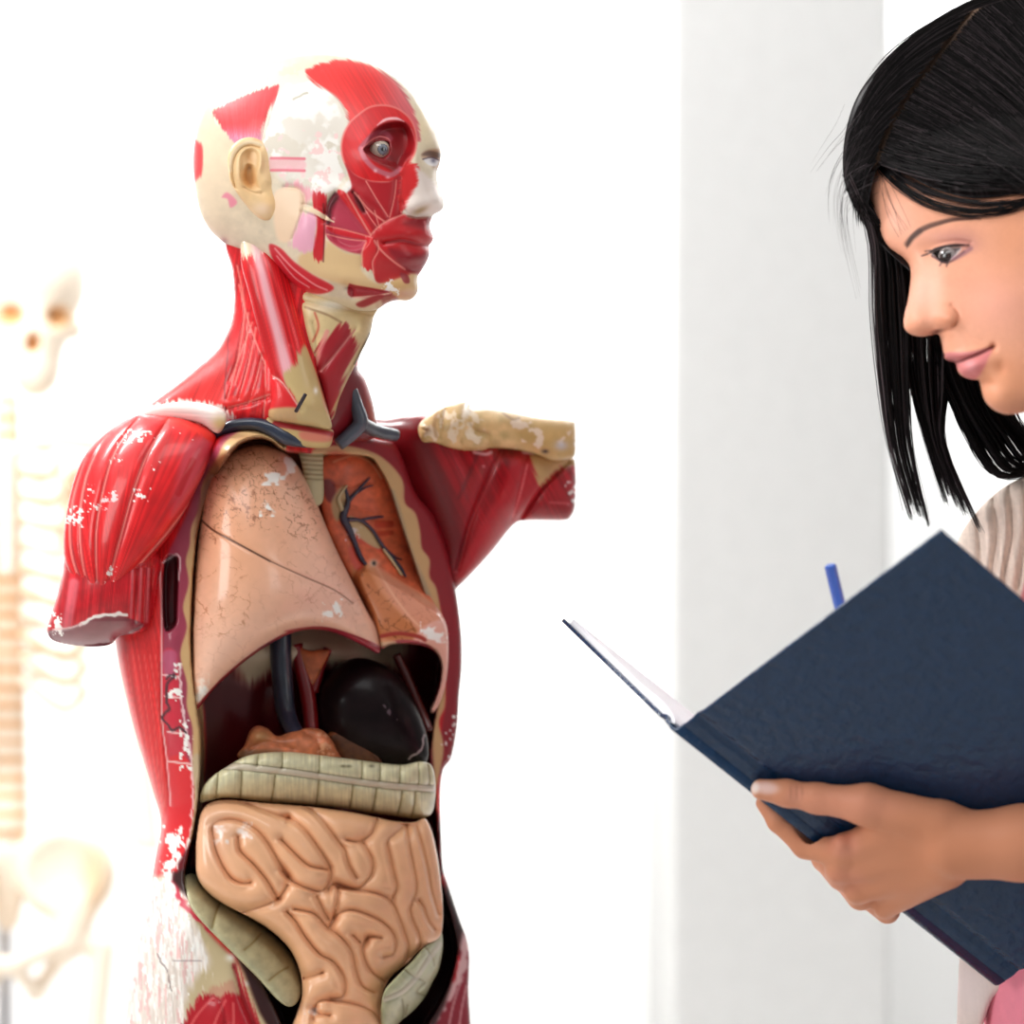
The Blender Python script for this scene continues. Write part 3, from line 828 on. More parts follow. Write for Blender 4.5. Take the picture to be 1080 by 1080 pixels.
def arm_bone():
    r = Relief([(441, 455), (443, 446), (452, 438), (464, 431), (478, 426), (490, 423), (496, 427), (497, 431), (515, 431), (535, 434), (560, 439), (585, 442), (604, 444), (607, 450), (607, 478), (600, 484), (582, 486), (565, 479),
                (540, 474), (516, 473), (512, 475), (496, 476), (476, 473), (458, 467), (446, 466)], 1)
    r.base([(441, 455, 168), (606, 460, 300)]); r.inflate(34, .7)
    r.paint(rgb(220, 186, 128)); r.mottle(.14, 9, 5, (1, 1, 1.4))
    r.fill([(535, 436), (607, 446), (607, 480), (560, 474), (545, 455)], rgb(200, 158, 92), 8, .6)
    r.chips([(540, 440), (606, 448), (606, 475), (545, 470)], rgb(240, 216, 190), .56, 8)
    r.chips([(445, 440), (500, 430), (512, 470), (450, 462)], rgb(242, 222, 192), .52, 9)
    r.bump(452, 452, 7, 8, 5); r.crease([(470, 432), (466, 447), (463, 462)], 4, 6); r.crease([(497, 428), (494, 446), (504, 455), (516, 458), (517, 472)], 3, 7)
    r.dome(500, 466, 14, 9, 6, 8); r.bump(486, 442, 9, 12, 6); r.bump(530, 445, 20, 8, 4)
    r.glow(450, 454, 3.5, 4, rgb(140, 100, 60), .7); r.crease([(447, 453), (453, 455)], 2.5, 4)
    r.line([(462, 432), (458, 446), (460, 460)], 3, rgb(170, 120, 70), 1.5, .5)
    r.glow(575, 476, 3.4, 1.8, rgb(40, 34, 36), 1); r.glow(592, 470, 7, 5, rgb(206, 202, 208), .9)
    r.line([(530, 435), (540, 442), (548, 441)], 1.6, rgb(130, 90, 50), 1, .7)
    return r.build('arm_bone', M_VARN, TM, 26)
arm_bone()
# ================================================================ organs inside the torso model
def right_lung():
    r = Relief([(207, 746), (203, 715), (203, 680), (204, 640), (206, 600), (209, 565), (214, 530), (222, 502), (234, 485), (250, 474), (268, 469), (284, 470), (298, 476), (312, 488), (326, 511), (340, 545), (356, 582), (371, 612),
                (386, 642), (397, 661), (401, 672), (400, 689), (388, 684), (370, 675), (350, 667), (330, 664), (308, 668), (284, 680), (262, 695), (240, 713), (224, 729), (212, 744)], 1)
    r.base([(205, 600, 38), (205, 740, 20), (270, 470, 75), (330, 520, 105), (400, 675, 120), (300, 670, 50)])
    r.inflate(92, .85)
    r.paint(PEACH); r.mottle(.06, 30, 3); r.mottle(.05, 6, 5)
    r.glow(300, 620, 70, 60, rgb(240, 190, 164), .6); r.glow(250, 560, 55, 90, rgb(222, 150, 104), .55); r.glow(350, 630, 40, 40, rgb(244, 190, 170), .5)  # darker left: orange paint plus shade from the rim, put into the colour
    r.glow(275, 690, 70, 30, rgb(244, 196, 172), .7)
    CR = rgb(140, 78, 48)
    r.cells([(212, 520), (240, 478), (290, 472), (330, 520), (340, 570), (290, 565), (262, 560), (240, 575), (208, 570)], CR, 11, .06, .75)
    r.cells([(212, 520), (240, 478), (285, 474), (300, 530), (262, 560), (208, 570)], CR, 7, .06, .5, 22)
    r.cells([(212, 575), (262, 600), (262, 660), (206, 670)], rgb(176, 110, 76), 14, .06, .6, 7)
    r.cells([(300, 560), (345, 560), (392, 660), (330, 650), (290, 620)], rgb(200, 140, 116), 14, .06, .5, 11)
    r.cells([(205, 640), (330, 600), (395, 665), (210, 720)], rgb(206, 146, 122), 20, .05, .3, 15)
    q = [(213, 549), (226, 560), (250, 573), (285, 592), (320, 608), (352, 622), (372, 636)]
    r.line(q[:4], 1.8, rgb(96, 58, 40), .7, .9); r.line(q[3:], 1.3, rgb(150, 100, 80), .7, .8); r.crease(q, 1.6, 2.2)
    for a, b, c, d in [(307, 492, 7, 9), (288, 502, 8, 6), (284, 536, 6, 5), (303, 483, 5, 5)]: r.chips([(a - c, b - d), (a + c, b - d), (a + c, b + d), (a - c, b + d)], WHT, .38, 9, .08, a)
    r.chips([(344, 636), (362, 636), (360, 652), (344, 652)], WHT, .42, 6, .1, 4); r.chips([(203, 715), (218, 716), (214, 738), (205, 742)], WHT, .35, 8, .2, 3)
    r.line([(208, 746), (224, 728), (240, 712), (262, 694), (284, 679), (308, 667), (330, 663)], 3.4, rgb(146, 24, 38), .8, .95)
    r.fill([(300, 666), (320, 662), (340, 661), (360, 665), (385, 674), (402, 683), (402, 694), (385, 688), (365, 680), (345, 672), (325, 667)], rgb(158, 34, 52), 1, .97)
    r.crease([(300, 668), (335, 663), (365, 668), (400, 684)], 2, 3)
    r.line([(397, 660), (403, 675), (401, 690)], 1, rgb(240, 200, 180), .7, .7)
    return r.build('right_lung', M_GLOSS, TM, 50)
right_lung()

def left_lung():
    r = Relief([(330, 490), (345, 480), (362, 477), (380, 480), (396, 489), (409, 506), (420, 530), (430, 560), (439, 592), (447, 614), (457, 634), (466, 648), (472, 664), (473, 690), (471, 716), (466, 738), (459, 751), (453, 750), (459, 735), (464, 718), (465, 700),
                (460, 689), (448, 682), (430, 679), (412, 680), (402, 684), (398, 670), (390, 650), (375, 620), (358, 588), (345, 560), (335, 520)], 1)
    r.base([(340, 490, 150), (390, 490, 175), (430, 600, 205), (400, 670, 130), (465, 660, 170), (455, 745, 190), (350, 570, 150)])
    r.inflate(22, .8)
    r.paint(rgb(214, 104, 68)); r.mottle(.16, 10, 3); r.mottle(.1, 4, 6)
    low = [(384, 595), (400, 600), (425, 615), (452, 632), (474, 652), (480, 690), (470, 760), (445, 760), (455, 690), (402, 690), (388, 650), (372, 610)]
    r.offset(low, 22, 9); r.fill(low, rgb(222, 150, 108), 2)
    r.fill([(370, 600), (386, 598), (402, 625), (425, 650), (445, 672), (402, 672), (385, 645)], rgb(196, 116, 66), 3, .9)
    r.fill([(396, 598), (420, 612), (455, 634), (470, 655), (450, 670), (430, 652), (412, 632)], rgb(224, 150, 122), 3, .8)
    r.cells([(376, 600), (392, 605), (440, 665), (404, 672)], rgb(120, 58, 26), 11, .08, .8, 4, 3); r.cells([(410, 615), (450, 635), (460, 660), (430, 650)], rgb(170, 96, 70), 8, .08, .5, 8, 3)
    r.line([(398, 600), (415, 628), (432, 650), (450, 668)], 2, rgb(240, 184, 150), 1, .6)
    r.fill([(448, 660), (470, 655), (475, 690), (473, 725), (460, 752), (452, 750), (463, 720), (464, 698), (455, 682), (436, 676)], rgb(236, 176, 160), 2, .9)
    r.line([(402, 671), (420, 668), (440, 671), (448, 675)], 3.6, rgb(168, 50, 40), 1.2, .95)
    r.line([(404, 683), (420, 677), (440, 678), (455, 685), (463, 700), (463, 720), (457, 738)], 3.5, rgb(170, 56, 72), 1, .9)
    r.line([(402, 680), (416, 679)], 5, rgb(226, 186, 150), 1, .9)
    r.chips([(448, 660), (466, 660), (468, 674), (450, 674)], WHT, .34, 7, .1, 3)
    r.line([(352, 487), (372, 481), (390, 487), (402, 504)], 1.6, rgb(236, 176, 140), 1, .7)
    # folds and branching vessels sit in a shallow bed
    r.line([(398, 553), (412, 553)], 6, rgb(186, 60, 40), 2, .8); r.line([(400, 563), (413, 562)], 4, rgb(176, 54, 36), 1.5, .7); r.line([(376, 566), (396, 574), (402, 578)], 7, rgb(206, 70, 60), 3, .8)
    for q in ([(395, 548), (414, 549)], [(397, 559), (416, 558)], [(360, 528), (376, 536), (392, 540)], [(352, 510), (368, 514), (390, 508)]): r.crease(q, 2.5, 3)
    r.fill([(368, 545), (380, 550), (396, 566), (402, 578), (392, 576), (374, 562)], rgb(196, 178, 130), 1.5, .9)
    r.fill([(340, 506), (352, 508), (354, 524), (348, 530), (341, 520)], rgb(120, 44, 46), 2, .9); r.fill([(350, 528), (362, 512), (366, 524), (358, 548), (352, 545)], rgb(196, 170, 122), 2, .9)
    r.fill([(368, 578), (380, 580), (383, 598), (374, 600)], rgb(206, 76, 60), 2, .9)
    r.glow(394, 594, 5, 4, rgb(244, 224, 200), 1); r.glow(394.5, 594, 1.9, 2.1, rgb(20, 14, 14), 1.2)
    r.chips([(368, 555), (378, 558), (378, 570), (368, 568)], rgb(230, 220, 220), .42, 4)
    return r
LL = left_lung(); LLO = LL.build('left_lung', M_SATIN, TM, 30)
def on(r, pts, up=2.):
    p = np.array(pts, float); z = r.depth_at(p[:, 0], p[:, 1]) - up
    return [(a, b, c) for (a, b), c in zip(p, z)]
M_DV = plain('blue black vessel enamel', rgb(46, 44, 66), .3, .05, 90, .2, coat=.4)
tubes('lung_vessel', [(on(LL, [(364, 514), (367, 530), (362, 545), (368, 558), (374, 572), (379, 585), (386, 596)]), [1.4, 3, 4.6, 4, 3, 3, 2]),
                      (on(LL, [(366, 530), (376, 519), (383, 511), (390, 504)]), [3, 2, 1.6, 1]), (on(LL, [(376, 520), (386, 514), (393, 512)]), [1.4, 1, .7]),
                      (on(LL, [(367, 548), (380, 549), (392, 558), (401, 572), (410, 584), (422, 598), (428, 608)]), [2.6, 2, 2, 2.2, 2.4, 2.2, 1.2]),
                      (on(LL, [(382, 548), (394, 546), (404, 545)]), [1.6, 1.6, 1.2]), (on(LL, [(408, 580), (418, 588), (424, 590)]), [1.2, 1, .6])], M_DV, LLO, 8)
M_AIR = plain('pale airway enamel', rgb(206, 190, 146), .35, .05, 90, .1)
tubes('lung_bronchus', [(on(LL, [(362, 540), (357, 526), (366, 512)], 1), [3, 2.4, 1])], M_AIR, LLO, 8)
tubes('lung_bronchus', [(on(LL, [(404, 579), (414, 592), (424, 607)], 2.5), [1.3, 1.6, 1.2])], M_AIR, LLO, 8)

def blob(name, outline, base, A, colr, mat=M_VARN, p=.8, thick=20, fn=None, step=1.):
    r = Relief(outline, step); r.base(base); r.inflate(A, p); r.paint(colr)
    if fn: fn(r)
    return r.build(name, mat, TM, thick)

# vessels, spleen and gut root at the back of the hollow
tubes('vena_cava', [([(296, 664, 120), (296, 690, 118), (298, 720, 116), (301, 748, 108), (306, 764, 98), (316, 780, 84), (323, 788, 78)], [12, 12, 11.5, 11, 10, 9, 6])], M_NAVY, TM, 18)
tubes('aorta', [([(312, 680, 136), (318, 705, 134), (325, 735, 132), (329, 775, 120)], [8, 8, 9, 8]), ([(346, 684, 140), (338, 704, 138), (331, 730, 134)], [5, 5, 5])], plain('dark red vessel enamel', rgb(140, 22, 26), .3, .05, 90, .15, coat=.4), TM, 16)
blob('vessel_web', [(312, 682), (326, 686), (347, 686), (340, 704), (328, 726), (322, 710)], [(330, 700, 132)], 6, rgb(196, 104, 62), M_SATIN, .8, 6, lambda r: r.mottle(.2, 6))
def spf(r):
    r.mottle(.3, 12); r.bump(360, 730, 20, 24, 3); r.chips([(404, 742), (416, 748), (412, 758), (404, 752)], rgb(90, 74, 80), .5, 5); r.line([(430, 800), (444, 790), (448, 775)], 1.6, rgb(220, 200, 200), .8, .8, wob=3)
blob('spleen', [(332, 745), (338, 722), (352, 704), (374, 694), (396, 697), (418, 710), (434, 733), (446, 760), (452, 785), (448, 806), (420, 812), (380, 812), (345, 800), (334, 775)], [(390, 750, 150)], 52, rgb(24, 14, 16), M_DARK, .9, 20, spf)
tubes('rib_cord', [([(418, 690, 178), (428, 712, 182), (438, 735, 184), (447, 756, 180), (453, 770, 172)], [5, 6, 5.5, 5, 4])], plain('dark brown cord enamel', rgb(96, 34, 30), .35, .05, 90, .2, coat=.4), TM, 10)
def pnf(r):
    r.mottle(.2, 7); r.glow(276, 776, 10, 6, rgb(190, 150, 100), .8); r.bump(273, 776, 9, 7, 8, 30); r.bump(345, 782, 8, 8, 6); r.crease([(262, 790), (280, 782), (296, 786), (310, 790)], 3, 4); r.crease([(322, 772), (334, 780), (338, 796)], 3, 5)
    r.line([(256, 796), (290, 796), (310, 800)], 8, rgb(110, 84, 62), 4, .7); r.chips([(335, 770), (356, 775), (356, 800), (335, 795)], rgb(236, 170, 130), .55, 4)
blob('pancreas', [(252, 800), (258, 785), (264, 770), (272, 765), (282, 768), (292, 776), (305, 772), (322, 768), (338, 769), (348, 778), (355, 790), (357, 806), (300, 812)], [(258, 790, 70), (350, 790, 105)], 26, rgb(206, 122, 82), M_VARN, .8, 14, pnf)
blob('gut_fold', [(344, 776), (356, 768), (376, 774), (392, 786), (402, 808), (360, 810), (350, 795)], [(370, 790, 118)], 14, rgb(92, 54, 30), M_VARN, .8, 10, lambda r: (r.mottle(.25, 6), r.line([(346, 776), (362, 772), (380, 780)], 2, rgb(150, 84, 50), 1, .8)))

def transverse_colon():
    r = Relief([(211, 846), (213, 832), (222, 820), (238, 809), (258, 798), (278, 794), (305, 793), (335, 796), (375, 801), (415, 806), (428, 806), (444, 803), (455, 807), (459, 822), (459, 842), (456, 857), (449, 862), (436, 864), (415, 861), (390, 858),
                (360, 853), (330, 850), (300, 848), (275, 846), (255, 843), (235, 842), (222, 845)], 1)
    r.base([(212, 840, 35), (330, 820, 78), (458, 835, 150)]); r.inflate(42, .85)
    r.paint(rgb(212, 206, 168)); r.mottle(.09, 8, 3); r.fibre(90, 1.6, 20, .05)
    T = [(236, 808), (255, 809), (275, 811), (310, 815), (345, 820), (380, 825), (415, 829), (458, 832)]
    r.line(T, 6, rgb(206, 194, 172), 1.2, .95); r.bump(0, 0, 1, 1, 0)
    for dy in (-3.6, 3.6): q = [(x, y + dy) for x, y in T]; r.crease(q, 1.4, 3); r.line(q, .9, rgb(140, 130, 100), .6, .7)
    dk = rgb(116, 102, 62)
    for x, a in [(274, -2), (298, 0), (337, 0), (382, 0), (401, 0), (422, 0), (440, 2), (449, 4)]:
        yt = np.interp(x, [236, 275, 345, 415, 458], [808, 811, 820, 829, 832]) - 4
        q = [(x, 788), (x + a, yt - 8), (x + a - 1, yt)]; r.crease(q, 2.4, 5); r.line(q, 1.1, dk, .8, .6)
    for x, a in [(230, -3), (255, -2), (290, -5), (336, -4), (372, -5), (397, -7), (424, -7), (438, -5)]:
        yt = np.interp(x, [236, 275, 345, 415, 458], [808, 811, 820, 829, 832]) + 5
        q = [(x, yt), (x + a * .3, yt + 14), (x + a, yt + 32)]; r.crease(q, 2.6, 6); r.line(q, 1.2, dk, .8, .65)
    for x in (362, 368, 392): r.glow(x, 808, 3, 1.5, rgb(70, 62, 40), .7)
    r.line([(205, 842), (240, 840), (300, 846), (400, 858), (450, 862)], 4, rgb(170, 148, 96), 3, .6)
    return r.build('transverse_colon', M_GLOSS, TM, 40)
transverse_colon()

def small_intestine():
    r = Relief([(206, 900), (208, 875), (212, 856), (222, 846), (240, 843), (262, 845), (300, 848), (340, 852), (375, 857), (398, 862), (418, 866), (436, 867), (448, 863), (455, 875), (460, 895), (464, 920), (467, 950), (467, 975), (463, 990), (446, 1000), (430, 1016),
                (412, 1032), (404, 1050), (403, 1070), (408, 1100), (400, 1125), (350, 1135), (312, 1120), (306, 1090), (312, 1070), (318, 1050), (317, 1028), (306, 1002), (286, 982), (262, 967), (238, 955), (220, 942), (208, 925)], 1)
    r.base([(207, 900, 30), (320, 1100, 20), (400, 1060, 90), (465, 960, 150), (330, 850, 80), (450, 870, 146)]); r.inflate(62, .6)
    r.paint(rgb(244, 186, 142)); r.mottle(.04, 20, 3)
    r.glow(226, 880, 22, 40, rgb(236, 186, 156), .6)
    Gs = [[(304, 924), (294, 909), (285, 893), (273, 877), (258, 868), (246, 865), (233, 866), (224, 872), (225, 884), (228, 898), (236, 915), (245, 927), (257, 932), (264, 931)],
          [(251, 883), (253, 897), (267, 911), (279, 925), (286, 936), (293, 948)], [(222, 846), (238, 843), (254, 845), (270, 851), (288, 858), (304, 863)],
          [(304, 862), (315, 869), (325, 879), (335, 893), (345, 908), (349, 918), (348, 929), (343, 937), (336, 940), (322, 936), (308, 929), (298, 919)],
          [(297, 886), (306, 895), (318, 907), (328, 914), (345, 917)], [(322, 850), (336, 860), (350, 878), (358, 889), (364, 897), (368, 912), (376, 926)],
          [(398, 864), (395, 873), (390, 881), (378, 888), (366, 886)], [(383, 889), (389, 898), (394, 910), (392, 922), (386, 930), (378, 937), (368, 937), (354, 932), (346, 938)],
          [(424, 873), (416, 880), (409, 888), (412, 904), (416, 922), (419, 936), (414, 947)], [(429, 870), (432, 890), (437, 915), (440, 936), (435, 952), (433, 960), (436, 972), (442, 985), (443, 998), (436, 1012)],
          [(440, 872), (446, 892), (452, 917), (456, 940), (463, 964)], [(442, 950), (448, 958), (452, 970), (459, 980)], [(348, 977), (355, 965), (372, 960), (396, 968), (411, 979), (418, 993), (415, 1006), (405, 1010)],
          [(357, 936), (356, 950), (352, 968)], [(356, 935), (378, 939), (400, 943), (412, 950), (419, 962), (427, 984), (431, 1000), (427, 1016), (414, 1036)], [(334, 945), (341, 960), (347, 970)],
          [(303, 962), (312, 972), (322, 988), (337, 1006), (350, 1013), (358, 1022), (364, 1036), (362, 1050), (349, 1054)], [(311, 959), (332, 964), (345, 978), (360, 989), (371, 1004), (376, 1026), (382, 1040), (395, 1047)],
          [(388, 988), (383, 998), (384, 1010), (392, 1025), (407, 1037), (411, 1052), (404, 1062)], [(386, 991), (392, 988), (402, 989)], [(303, 934), (293, 948), (279, 955), (264, 960), (255, 963)], [(372, 986), (380, 994)],
          [(320, 1032), (330, 1030), (340, 1026)], [(330, 1075), (333, 1060), (343, 1055), (368, 1058), (388, 1064), (399, 1074), (402, 1085)], [(330, 1064), (337, 1070), (348, 1071)]]
    for q in Gs:
        r.crease(q, 5.2, 12); r.crease([(x - 4.2, y + 2.6) for x, y in q], 2.6, -2.6, fade=6, kind='g'); r.line(q, 1.5, rgb(186, 116, 72), 1.4, .4)  # thin darker line puts crease shade into the colour
    for x, y, a, b in [(232, 882, 5, 7), (256, 876, 6, 5), (330, 1068, 5, 5)]: r.chips([(x - a, y - b), (x + a, y - b), (x + a, y + b), (x - a, y + b)], rgb(248, 226, 214), .4, 6, .15, x)
    return r.build('small_intestine', M_GLOSS, TM, 50)
small_intestine()

def gut(name, outline, base, A, segs, dk=rgb(140, 122, 70), col=rgb(184, 180, 142), band=None):
    r = Relief(outline, 1); r.base(base); r.inflate(A, .8); r.paint(col); r.mottle(.12, 7, 3)
    for q in segs: r.crease(q, 2.6, 5); r.line(q, 1.6, dk, 1, .6)
    if band:
        r.line(band, 5, rgb(196, 188, 166), 1.2, .8)
        r.crease([(x + 2, y + 2) for x, y in band], 1.5, 3); r.crease([(x - 2, y - 2) for x, y in band], 1.5, 3)
    return r.build(name, M_VARN, TM, 24)
gut('ascending_colon', [(195, 925), (206, 922), (217, 938), (236, 953), (262, 966), (286, 982), (306, 1004), (317, 1030), (318, 1048), (311, 1060), (302, 1061), (290, 1052), (272, 1032), (247, 1007), (225, 985), (205, 963), (197, 946)],
    [(200, 930, 40), (310, 1050, 28), (260, 990, 42)], 32, [[(233, 950), (228, 962), (224, 978)], [(275, 985), (266, 995), (258, 1002)], [(304, 1020), (294, 1026), (284, 1034)]])
gut('sigmoid_colon', [(460, 990), (466, 984), (467, 1000), (463, 1022), (456, 1036), (449, 1050), (438, 1064), (424, 1076), (410, 1088), (402, 1080), (402, 1060), (406, 1044), (420, 1028), (436, 1012), (446, 1000)],
    [(465, 990, 150), (410, 1080, 90), (440, 1040, 130)], 28, [[(448, 998), (456, 1010), (458, 1018)], [(426, 1022), (436, 1030), (446, 1034)], [(448, 1036), (440, 1046), (448, 1050)], [(424, 1054), (426, 1066), (424, 1076)], [(430, 1060), (428, 1070)]],
    rgb(110, 104, 62), rgb(182, 186, 148), [(464, 996), (452, 1012), (440, 1030), (424, 1046), (406, 1054)])
# ================================================================ head of the torso model
def model_head():
    r = Relief([(240, 259), (231, 252), (221, 242), (212, 226), (207, 206), (204, 182), (204, 158), (208, 134), (215, 114), (226, 97), (241, 83), (259, 72), (281, 64), (305, 59), (330, 56.5), (350, 57), (372, 61), (394, 68), (412, 78), (426, 89), (438, 102),
                (448, 116), (456, 131), (462, 147), (465, 160), (464, 172), (461, 180), (461, 190), (463, 198), (466, 206), (468, 213), (467.5, 219), (464, 223), (457, 227), (455, 231), (453, 238), (455, 245), (457, 251), (455, 256), (452, 260), (453, 266), (451, 274), (446, 283),
                (441, 291), (440, 297), (441, 304), (438, 312), (430, 317), (418, 317), (408, 320), (396, 327), (375, 328), (345, 320), (315, 306), (290, 288), (265, 270), (250, 264)], .8, 5)
    r.base([(204, 170, 70), (330, 56, 40), (400, 70, 28), (456, 131, 16), (468, 213, 4), (455, 250, 6), (437, 313, 6), (240, 260, 62), (320, 306, 26), (390, 326, 20)])
    r.inflate(84, .9)
    # ---- form
    r.bump(405, 163, 36, 42, 7)                                   # eye ring muscle
    r.offset([(383, 160), (388, 146), (396, 134), (408, 128), (424, 127), (433, 133), (438, 145), (437, 158), (429, 170), (422, 182), (412, 178), (396, 172)], -15, 9)
    r.bump(422, 148, 11, 15, -7)
    r.bump(402, 160, 22, 16, 9)
    r.offset([(383, 158), (392, 151), (402, 148), (411, 150), (412, 160), (408, 166), (401, 169), (392, 165)], -9, 2)
    r.bump(456, 167, 8, 8, -7, fade=1); r.bump(440, 168, 7, 14, 5)        # far eye hollow and bridge
    r.bump(448, 196, 13, 34, 9, -14); r.bump(459, 213, 9, 10, 8); r.bump(437, 217, 10, 8, 6); r.bump(444, 225, 8, 3.4, -5); r.crease([(425, 213), (428, 222), (436, 229)], 3, 4)
    r.bump(440, 246, 22, 8, 6); r.bump(438, 271, 20, 8, 6, -10); r.crease([(405, 256), (424, 254), (442, 258), (457, 260)], 2.6, 7, fade=1); r.bump(415, 258, 30, 30, 5)
    r.bump(428, 303, 18, 12, 8); r.crease([(428, 284), (442, 287)], 4, 4)
    r.bump(368, 205, 26, 10, 6, 18)                               # cheekbone
    r.offset([(344, 240), (345, 222), (352, 207), (362, 206), (376, 226), (392, 247), (386, 262), (370, 266), (352, 258)], -6, 8)
    r.crease([(342, 232), (346, 214), (354, 203)], 3, 7); r.crease([(372, 203), (378, 212), (384, 222)], 2.5, 5)
    r.bump(322, 245, 12, 26, 5); r.bump(300, 190, 40, 50, -3); r.bump(375, 296, 40, 10, 4, 12)
    r.crease([(366, 302), (372, 306), (372, 313)], 3, 5); r.crease([(365, 303), (390, 306), (410, 309)], 2.5, 3)
    # ---- colour
    r.paint(rgb(220, 204, 178)); r.mottle(.07, 14, 3); r.mottle(.04, 5, 8)
    r.glow(300, 90, 80, 26, rgb(216, 208, 196), .8); r.glow(222, 170, 26, 80, rgb(226, 202, 172), .7); r.glow(450, 120, 16, 40, rgb(236, 214, 168), .7)
    big = [(292, 90), (330, 84), (352, 98), (362, 115), (368, 130), (360, 150), (364, 175), (355, 200), (330, 205), (296, 190), (284, 160), (278, 138), (284, 118)]
    r.fill(big, rgb(220, 212, 200), 5); r.chips(big, rgb(238, 233, 226), .47, 22, .06, 12)
    r.chips([(280, 140), (366, 150), (360, 200), (292, 200)], rgb(212, 202, 186), .60, 14, .05, 31); r.chips([(280, 140), (366, 140), (360, 200), (292, 200)], rgb(236, 200, 196), .66, 8, .04, 33)
    r.line([(310, 104), (318, 101), (324, 98)], 1.8, rgb(176, 168, 150), .8, .8, wob=2); r.chips([(235, 80), (330, 60), (330, 76), (250, 98)], rgb(226, 206, 176), .62, 7)
    r.fill([(226, 119), (240, 109), (265, 98), (290, 90), (292, 96), (283, 120), (277, 136), (275, 150), (262, 158), (248, 152), (237, 138)], lambda x, y: rgb(222, 44, 50)[None] * (1 - ss(128, 150, y))[:, None] + rgb(204, 130, 160)[None] * ss(128, 150, y)[:, None], 1.2, 1, (5.0, 100, 1.6))
    r.fibre(0, 1.5, 50, .14, [(226, 119), (290, 92), (275, 150), (240, 142)], fan=(258, 220, 110))
    r.fill([(202, 150), (213, 155), (212, 184), (202, 188)], rgb(222, 66, 70), 2, 1, (3.3, 90, 2)); r.fill([(234, 208), (240, 203), (250, 213), (243, 219), (240, 210)], rgb(226, 140, 156), 1.5)
    r.glow(236, 256, 4, 5, rgb(140, 60, 60), .9)
    # brow muscle
    fr = [(322, 76), (334, 69), (350, 65), (366, 63), (386, 68), (402, 75), (416, 85), (427, 98), (434, 112), (440, 128), (443, 145), (438, 150), (430, 130), (410, 115), (390, 116), (372, 130), (364, 116), (356, 103), (344, 94), (332, 88)]
    r.fill(fr, lambda x, y: rgb(220, 42, 40)[None] * (1 - ss(385, 430, x))[:, None] + rgb(206, 92, 98)[None] * ss(385, 430, x)[:, None], 2, 1, (3.9, 40, 2))
    r.fibre(58, 1.8, 50, .06, fr); r.line([(332, 88), (345, 95), (356, 104), (364, 117), (369, 130)], 1.6, rgb(196, 150, 140), 1, .6)
    # eye ring
    ring = [(370, 128), (363, 140), (360, 155), (363, 171), (372, 183), (386, 190), (400, 192), (416, 191), (425, 184), (429, 176), (438, 160), (439, 142), (433, 126), (420, 115), (405, 111), (390, 113), (378, 121)]
    r.fill(ring, rgb(206, 22, 28), 1.3); r.fibre(60, 1.6, 40, .04, ring)
    r.fill([(383, 160), (388, 146), (397, 135), (409, 129), (424, 128), (432, 133), (437, 146), (436, 158), (428, 170), (421, 182), (410, 178), (394, 170)], rgb(126, 14, 22), 3, .95)  # dark red recess, the socket's inner shade put into its colour
    r.fill([(412, 132), (425, 130), (433, 138), (436, 156), (428, 160), (424, 146)], rgb(166, 18, 26), 3, .8)
    r.line(ring + ring[:1], 1.7, rgb(228, 132, 122), .8, .75)
    r.line([(398, 132), (407, 126), (418, 125), (426, 128)], 2.4, rgb(246, 214, 218), 1, .8, taper=True)
    # lids
    r.line([(380, 157), (386, 149), (396, 141), (406, 140), (412, 146)], 4.5, rgb(156, 60, 76), 1.5, .9); r.line([(381, 157), (384, 166), (394, 177), (406, 183), (414, 184), (422, 178)], 4.5, rgb(196, 108, 122), 1.8, .9)
    r.line([(382, 157), (390, 149), (400, 144), (410, 147), (412, 155)], 1.4, rgb(226, 130, 130), .8, .8)
    r.fill([(383, 158), (392, 150), (402, 147), (411, 149), (412, 160), (409, 168), (402, 172), (392, 166)], rgb(140, 26, 34), 1.2)
    r.glow(396, 180, 2, 2, rgb(244, 190, 196), .9); r.glow(409, 187, 2.5, 1.6, rgb(240, 180, 186), .8)
    # cheek and mouth muscles
    r.fill([(364, 172), (374, 184), (390, 191), (410, 192), (424, 186), (424, 225), (410, 233), (398, 240), (392, 248), (383, 240), (372, 220), (366, 205), (371, 196)], rgb(176, 22, 34), 1.5)
    buc = [(343, 232), (345, 218), (352, 205), (358, 204), (368, 214), (380, 230), (392, 248), (386, 262), (380, 268), (366, 265), (352, 258), (344, 248)]
    r.fill(buc, rgb(184, 54, 76), 1.5); r.fill([(343, 234), (346, 215), (354, 203), (357, 208), (350, 220), (348, 236)], rgb(70, 14, 22), 2, .8); r.fill([(371, 202), (376, 204), (386, 222), (380, 222)], rgb(80, 16, 24), 2, .8)
    r.fill([(356, 203), (366, 205), (393, 243), (391, 249), (376, 230)], rgb(208, 34, 40), 1.2)
    r.fill([(344, 238), (352, 239), (392, 249), (390, 254), (352, 246)], rgb(206, 30, 42), 1.2)
    oris = [(391, 248), (397, 240), (410, 232), (424, 226), (440, 229), (456, 230), (454, 240), (459, 252), (455, 262), (454, 270), (449, 281), (442, 290), (428, 286), (412, 274), (400, 263), (394, 254)]
    r.fill(oris, rgb(190, 22, 30), 1.3); r.fill([(410, 262), (440, 268), (455, 268), (448, 284), (440, 290), (424, 282)], rgb(136, 20, 34), 4, .8); r.fill([(440, 229), (456, 232), (454, 242), (440, 240), (426, 236)], rgb(130, 20, 32), 4, .7)  # maroon towards the right is shading put into the muscle colour
    r.fill([(396, 256), (402, 264), (414, 275), (426, 284), (433, 290), (421, 294), (400, 299), (394, 288), (393, 268)], rgb(182, 26, 32), 1.3)
    r.fill([(384, 258), (394, 252), (396, 268), (393, 284), (381, 280)], rgb(212, 34, 40), 1.3, 1, (4.4, 90, 1.8))
